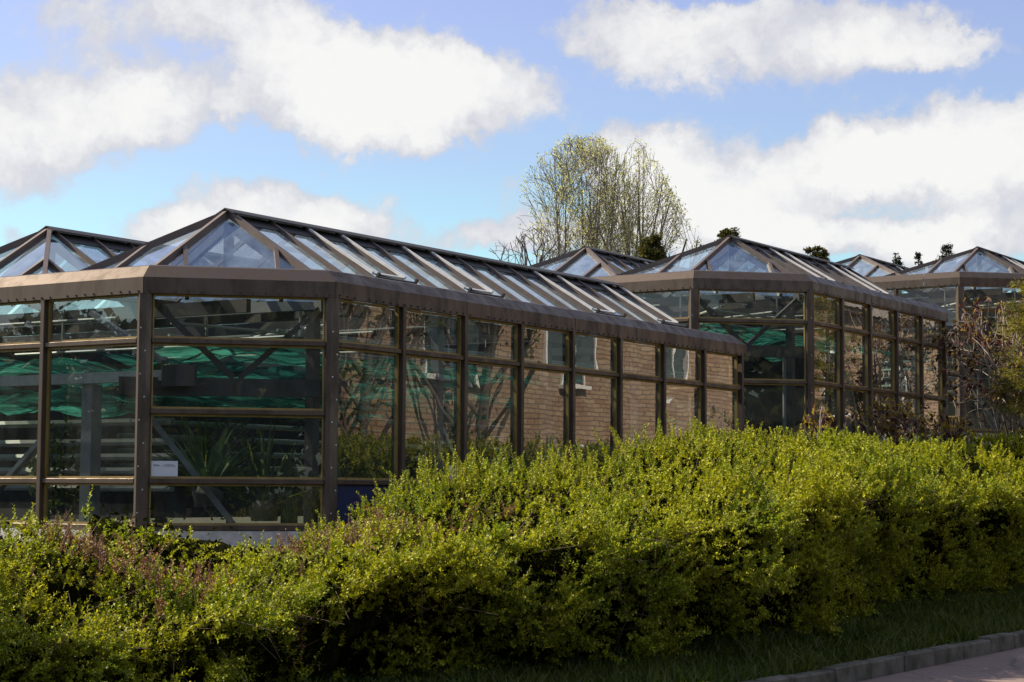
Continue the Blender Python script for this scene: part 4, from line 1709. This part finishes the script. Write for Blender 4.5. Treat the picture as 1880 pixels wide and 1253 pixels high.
# taller pointed crown on the right
c2 = ground_at(1172, TD + 2)
prof2 = [(0, .8), (hh(520), 1.9), (hh(470), 3.0), (hh(430), 2.75), (hh(370), 2.2), (hh(320), 1.6), (hh(280), 1.2), (hh(250), .9), (hh(236), .5), (hh(228), .05)]
st = [(c2 - UP * .2, np.array([0.0, 0, 1.0]), .30), (c2 + UP * .8, np.array([.03, .03, 1.0]), .2), (c2 + UP * 1.0, np.array([-.06, 0.02, 1.0]), .16)]
for i in range(16):
    a = i * 2.399
    tilt = .25 + .55 * (i / 16)
    st.append((c2 + UP * (2.0 + 5.0 * rs.random()), np.array([math.cos(a) * tilt, math.sin(a) * tilt, 1.0]), rs.uniform(.05, .1)))
print(add_tree('tree', 'taller pointed tree with a dark straight stem and sparse young leaves', 'tree', c2, st, dome_env(c2, prof2), 4, 'leaf_spring', 3, 0.085, 0.008, leaf_share=0.45, bark='bark_grey', rcap=lambda p: 0.008 + 0.15 * max(0, 1 - (p[2] - c2[2]) / hh(230)) ** 1.2, cr=0.34,
               steps=(20, 8, 6, 3), seglen=(.74, .5, .34, .24), spread=(.04, .14, .25, .35), child=(2.2, 1.9, 1.5, 0), up=.06, ang=(.55, .5, .6), taper=.25, child_from=.12)[1:])
# dark leafless tree at the left foot of the broad one
c3 = ground_at(985, 62)
k3 = 62 / FPX
h3 = lambda py: EYE + (899 - py) * k3 - c3[2]
prof3 = [(0, .5), (h3(520), 1.0), (h3(500), 1.4), (h3(465), 1.4), (h3(435), 1.0), (h3(415), .5), (h3(400), .1)]
st = [(c3, np.array([-.03, 0, 1.0]), .16)] + [(c3 + UP * (h3(520) - .5 + .2 * i), np.array([math.cos(i * 2.4) * .6, math.sin(i * 2.4) * .5, .9]), .05, 1) for i in range(12)]
add_tree('bare_tree', 'dark leafless tree with crooked twigs left of the broad tree', 'tree', c3, st, dome_env(c3, prof3), 5, None, 0, .1, .008, rcap=lambda p: 0.007 + 0.09 * max(0, 1 - (p[2] - c3[2]) / h3(402)), cr=.5, steps=(16, 9, 6, 3), seglen=(.55, .30, .22, .16), spread=(.05, .34, .4, .4), child=(2.2, 2.4, 1.6, 0), up=.03)
c4 = ground_at(920, 66)
k4 = 66 / FPX
h4 = lambda py: EYE + (899 - py) * k4 - c4[2]
prof4 = [(0, .4), (h4(505), .7), (h4(480), .8), (h4(458), .6), (h4(440), .3), (h4(430), .05)]
st = [(c4, np.array([.02, 0, 1.0]), .08)] + [(c4 + UP * (h4(505) + .1 * i), np.array([math.cos(i * 2.4) * .5, math.sin(i * 2.4) * .5, .9]), .03, 1) for i in range(7)]
add_tree('bare_tree', 'small leafless tree top just above the long ridge', 'tree', c4, st, dome_env(c4, prof4), 6, None, 0, .1, .007, rcap=lambda p: 0.006 + 0.05 * max(0, 1 - (p[2] - c4[2]) / h4(434)), cr=.5, steps=(15, 8, 5, 3), seglen=(.5, .24, .2, .14), spread=(.05, .34, .4, .4), child=(2.0, 2.2, 1.4, 0), up=.04)


def evergreen(name, label, px, top, half, base_py, D, seed, mat, lobes, n=7000, lsz=.10, cone=False):
    """crown of leaf clumps gathered in uneven lobes"""
    rgx = np.random.default_rng(seed)
    g = ground_at(px, D)
    k = D / FPX
    zt = EYE + (899 + (px - 940) * .0053 - top) * k
    zb = EYE + (899 + (px - 940) * .0053 - base_py) * k
    root = empty(name, tuple(g), label, 'tree', 'trees behind the greenhouses')
    mb = MB()
    mb.tube([g - UP * .1, np.array([g[0], g[1], (g[2] + zt) / 2]), np.array([g[0], g[1], zt - .2])], [.12 + half * k * .06, .08, .02], 7)
    obj('trunk', mb, M['bark'], root)
    C = []
    nl_ = lobes * 5
    H_ = zt - zb
    tops = [(0.0, 1.0)] + [(rgx.uniform(-.75, .75), rgx.uniform(.62, .95)) for _ in range(3)]     # several leaders, not one ball
    for _ in range(nl_):
        ox, ht = tops[rgx.integers(len(tops))]
        f = rgx.uniform(0, 1) ** .75
        rad_ = half * k * (0.75 if not cone else .55) * (1.05 - f) * rgx.uniform(.15, 1.0)
        a = rgx.uniform(0, 6.28)
        ctr = np.array([g[0] + ox * half * k * .6 + math.cos(a) * rad_, g[1] + math.sin(a) * rad_, zb + H_ * ht * f])
        m = n // nl_
        s = half * k * rgx.uniform(.07, .20)
        C.append(ctr + rgx.normal(0, .5, (m, 3)) * s * np.array([1.1, 1.1, .6]))
    C = np.concatenate(C)
    ax = np.array([g[0], g[1], 0])
    D_ = unit((C - ax) * [1, 1, 0]) * .6 + UP * .5 + rgx.normal(0, .6, C.shape)
    s = rgx.uniform(.6, 1.3, len(C)) * lsz
    V, F = leaf_quads(C, D_, rgx.normal(0, 1, C.shape), s, s * .5)
    np_obj('crown', V, F, M[mat], root)


evergreen('evergreen_tree', 'bushy dark evergreen in front of the pointed tree', 1205, 432, 48, 510, 64, 11, 'leaf_dark', 30, 12000, .10)
evergreen('evergreen_tree', 'dark evergreen top peeping over the middle roof apex', 1345, 414, 52, 490, 70, 12, 'leaf_dark', 34, 9000, .10)
evergreen('evergreen_tree', 'pair of green evergreen tops over the middle long ridge', 1502, 449, 38, 530, 66, 13, 'leaf_dark', 26, 8000, .09)
evergreen('pine_tree', 'small airy pine just right of the far roof apex', 1650, 462, 22, 530, 82, 14, 'leaf_pine', 10, 1500, .10)
evergreen('pine_tree', 'airy pine between the two far roof apexes', 1690, 464, 26, 540, 82, 15, 'leaf_pine', 12, 1900, .10)
evergreen('pine_tree', 'largest dark pine left of the farthest roof apex', 1742, 450, 46, 540, 84, 16, 'leaf_pine', 34, 7000, .11)


# ------------------------------------------------------------------ budding shrubs at the right
def bud_shrub(label, px, py0, D, height_px, half_px, seed, stems=7, pale=True, leafn=(2, 1), rb=.012):
    g = at_px(px, py0, D)
    t_, n_ = tn(g[0], g[1])
    g[2] = float(gz(t_, n_))
    k = D / FPX
    rgx = np.random.default_rng(seed)
    top = EYE + (899 + (px - 940) * .0053 - (py0 - height_px)) * k - g[2]
    prof = [(0, half_px * k * .45), (top * .45, half_px * k), (top * .8, half_px * k), (top, half_px * k * .55), (top + .02, .02)]
    st = []
    for i in range(stems):
        a = i * 2.399 + seed
        tilt = .15 + .45 * i / stems
        st.append((g + np.array([math.cos(a) * .12, math.sin(a) * .12, 0]), np.array([math.cos(a) * tilt, math.sin(a) * tilt, 1.0]), rb * rgx.uniform(.8, 1.3)))
    segs, tips = grow_tree(rgx, st, dome_env(g, prof), steps=(13, 8, 5), seglen=(top / 12, top / 17, top / 24), spread=(.22, .40, .5), child=(1.8, 1.5, 0), up=.09, ang=(.9, .85), taper=.5, child_from=.3)
    root = empty('budding_shrub', tuple(g), label, 'shrub', 'budding shrubs behind the hedge')
    V, F = tubes_np([s[0] for s in segs], [s[1] for s in segs], np.maximum([s[2] for s in segs], .0035), np.maximum([s[3] for s in segs], .003), 5)
    np_obj('branches', V, F, M['pale_bark'] if pale else M['bark'], root)
    T_ = np.array([x[0] for x in tips if rgx.random() < .30])
    C = np.repeat(T_, leafn[0], 0) + rgx.normal(0, .02, (len(T_) * leafn[0], 3))
    Dd = unit(rgx.normal(0, .6, C.shape) + UP * .5)
    s = rgx.uniform(.05, .11, len(C))
    V, F = leaf_quads(C, Dd, rgx.normal(0, 1, C.shape), s, s * .5)
    np_obj('young_leaves', V, F, M['bud_green'], root)
    C = np.repeat(T_, leafn[1], 0) + rgx.normal(0, .022, (len(T_) * leafn[1], 3))
    Dd = unit(rgx.normal(0, .5, C.shape) - UP * .5)
    s = rgx.uniform(.08, .15, len(C))
    V, F = leaf_quads(C, Dd, rgx.normal(0, 1, C.shape), s, s * .42)
    np_obj('dark_leaves', V, F, M['bud_red'], root)


bud_shrub('small budding shrub with pale stems just right of the dark middle window', 1520, 860, 28.2, 122, 48, 31, 6)
bud_shrub('budding shrub with pale stems before the middle of the second long wall', 1645, 865, 30.5, 130, 75, 32, 9)
bud_shrub('low budding shrub at the far end of the second long wall', 1740, 860, 32.5, 90, 50, 33, 6)
bud_shrub('tall tangled budding shrub with dark red buds under the golden evergreen', 1850, 870, 34.5, 320, 140, 34, 16, leafn=(2, 3), rb=.02)


def thuja():
    rgx = np.random.default_rng(77)
    D = 33.2
    PX = 1904
    g = at_px(PX, 900, D)
    t_, n_ = tn(g[0], g[1])
    g[2] = float(gz(t_, n_))
    root = empty('golden_evergreen', tuple(g), 'golden feathery evergreen reaching in from the right edge', 'tree')
    k = D / FPX
    mb = MB()
    ztop = at_px(PX, 490, D)[2]
    mb.tube([g - UP * .1, g + UP * (ztop - g[2]) * .5, np.array([g[0], g[1], ztop - .2])], [.09, .06, .015], 7)
    obj('trunk', mb, M['bark'], root)
    zlow = at_px(PX, 770, D)[2]
    P, Q, C, Dd = [], [], [], []
    for i in range(95):
        z = zlow + (ztop - zlow - .2) * rgx.uniform(0, 1)
        f = (z - g[2]) / (ztop - g[2])
        a = rgx.uniform(0, 6.28)
        ln = (1.25 - .6 * f) * rgx.uniform(.5, 1.08)
        d = np.array([math.cos(a), math.sin(a), rgx.uniform(.0, .5)])
        p = np.array([g[0], g[1], z])
        pts = [p]
        for s in range(5):
            d = d + UP * (-.06) + rgx.normal(0, .08, 3)
            d /= np.linalg.norm(d)
            pts.append(pts[-1] + d * ln / 5)
            P.append(pts[-2])
            Q.append(pts[-1])
            if s >= 1:
                for _ in range(17):
                    c = pts[-2] + (pts[-1] - pts[-2]) * rgx.uniform(0, 1) + rgx.normal(0, .028, 3)
                    dd = d * .8 + rgx.normal(0, .45, 3) - UP * .35
                    dd /= np.linalg.norm(dd)
                    for q in range(4):
                        C.append(c + dd * .028 * q + rgx.normal(0, .006, 3))
                        Dd.append(dd + rgx.normal(0, .35, 3))
    V, F = tubes_np(P, Q, np.full(len(P), .008), np.full(len(P), .006), 4)
    np_obj('twigs', V, F, M['bark'], root)
    C, Dd = np.array(C), unit(np.array(Dd))
    s = rgx.uniform(.03, .055, len(C))
    V, F = leaf_quads(C, Dd, rgx.normal(0, 1, C.shape), s, s * .28)
    np_obj('foliage', V, F, M['leaf_thuja'], root)


thuja()


# ------------------------------------------------------------------ what the long windows mirror: the brick house across the path, and a tree belt added out of view
def brick_house():
    t0, t1, n0, n1, H = 27.0, 82.0, -0.4, 9.0, 7.6
    o3 = np.array([*xy(t0, n0), 0.0])
    root = bpy.data.objects.new('brick_building', None)
    COL.objects.link(root)
    root.location = tuple(o3)
    root.rotation_euler = (0, 0, math.atan2(R_[1], R_[0]))
    tag(root, 'long two storey yellow red brick building mirrored in the glass walls', 'building')

    def lo(name, mb, mat, parent=root):
        me = bpy.data.meshes.new(name)
        me.from_pydata(mb.v, [], mb.f)
        me.update()
        return link_mesh(name, me, mat, parent)
    L, W = t1 - t0, n1 - n0
    mb = MB()
    mb.hexa([(0, -W, 0), (L, -W, 0), (L, 0, 0), (0, 0, 0), (0, -W, H), (L, -W, H), (L, 0, H), (0, 0, H)])
    lo('wall', mb, M['brick'])
    mb = MB()
    n = 240
    for i in range(n):
        x0, x1 = -.4 + (L + .8) * i / n, -.4 + (L + .8) * (i + 1) / n
        za = .05 * (i % 2)
        zb = .05 * ((i + 1) % 2)
        mb.quad((x0, .55, H - .1 + za), (x1, .55, H - .1 + zb), (x1, -W / 2, H + 2.6 + zb), (x0, -W / 2, H + 2.6 + za))
    mb.hexa([(-.3, -W / 2, H - .2), (L + .3, -W / 2, H - .2), (L + .3, .4, H - .2), (-.3, .4, H - .2), (-.3, -W / 2, H + .0), (L + .3, -W / 2, H + .0), (L + .3, .4, H + .0), (-.3, .4, H + .0)])
    lo('roof', mb, M['roof_slate'])
    for row, (z0, z1) in enumerate(((0.9, 2.6), (4.1, 6.0))):
        for i in range(10):
            x = 1.6 + i * 5.3
            w = 1.9 if i % 3 else 1.2
            mb = MB()
            for (a, b) in (((x, z0), (x, z1)), ((x + w, z0), (x + w, z1))):
                mb.bar((a[0], .02, a[1]), (b[0], .02, b[1]), .07, .09, up=np.array([0, 1.0, 0]))
            mb.bar((x, .02, z1), (x + w, .02, z1), .09, .07)
            mb.bar((x + w * .5, .02, z0), (x + w * .5, .02, z1), .05, .08, up=np.array([0, 1.0, 0]))
            mb.bar((x - .12, .08, z0 - .05), (x + w + .12, .08, z0 - .05), .2, .1)
            wi = lo('window', mb, M['window_white'])
            mb = MB()
            mb.bar((x + .06, .012, (z0 + z1) / 2), (x + w - .06, .012, (z0 + z1) / 2), .02, z1 - z0 - .08)
            lo('window_pane', mb, M['window_dark'], wi)


brick_house()
for k, (tb, nb, lab) in enumerate(((29.5, -1.6, 'round crowned tree added to shade the near end of the brick building, seen only in the glass'),
                                   (34.2, -1.5, 'second tree added to shade the brick building, seen only in the glass'))):
    cb = np.array([*xy(tb, nb), 0.0])  # out-of-view tree added so its shade dims the mirrored brick
    add_tree('tree', lab, 'tree', cb, [(cb, np.array([0, 0, 1.0]), .12)] + [(cb + UP * (1.8 + .3 * i), np.array([math.cos(i * 2.4) * .7, math.sin(i * 2.4) * .7, .8]), .05) for i in range(10)],
             dome_env(cb, [(0, .8), (2, 1.9), (6, 2.6), (9, 1.7), (10.3, .2)]), 8 + k, 'leaf_dark', 4, .16, .01, leaf_share=.55, group=None, steps=(12, 7, 5, 3), seglen=(.8, .55, .38, .28), spread=(.08, .2, .3, .35), child=(2, 1.8, 1.2, 0))


def added_woods():
    rgx = np.random.default_rng(5)
    parts = []
    for i in range(60):
        a = -3.62 + 3.22 * i / 59 + rgx.uniform(-.05, .05)      # a belt of trees added behind the viewer to darken the reflections
        Rr = rgx.uniform(26, 40)
        c = np.array([math.cos(a) * Rr, math.sin(a) * Rr, 0])
        h = rgx.uniform(8, 13) * (0.5 if a < -2.8 else 1.0)
        m, q_ = (3200, .45) if a < -2.6 else (900, 1.0)
        C = c + unit(rgx.normal(0, 1, (m, 3))) * rgx.uniform(.3, 1, (m, 1)) ** .5 * np.array([2.6, 2.6, h * .5]) + UP * h * .55
        V, F = leaf_quads(C, rgx.normal(0, 1, C.shape), rgx.normal(0, 1, C.shape), rgx.uniform(.5, 1.0, m) * q_, rgx.uniform(.4, .8, m) * q_)
        parts.append((V, F))
    V, F = join_np(parts)
    o = np_obj('added_woodland', V, F, M['leaf_dark'])
    tag(o, 'unseen belt of dark trees added to darken the reflections in the windows', 'added_woodland', None, 'stuff')


added_woods()
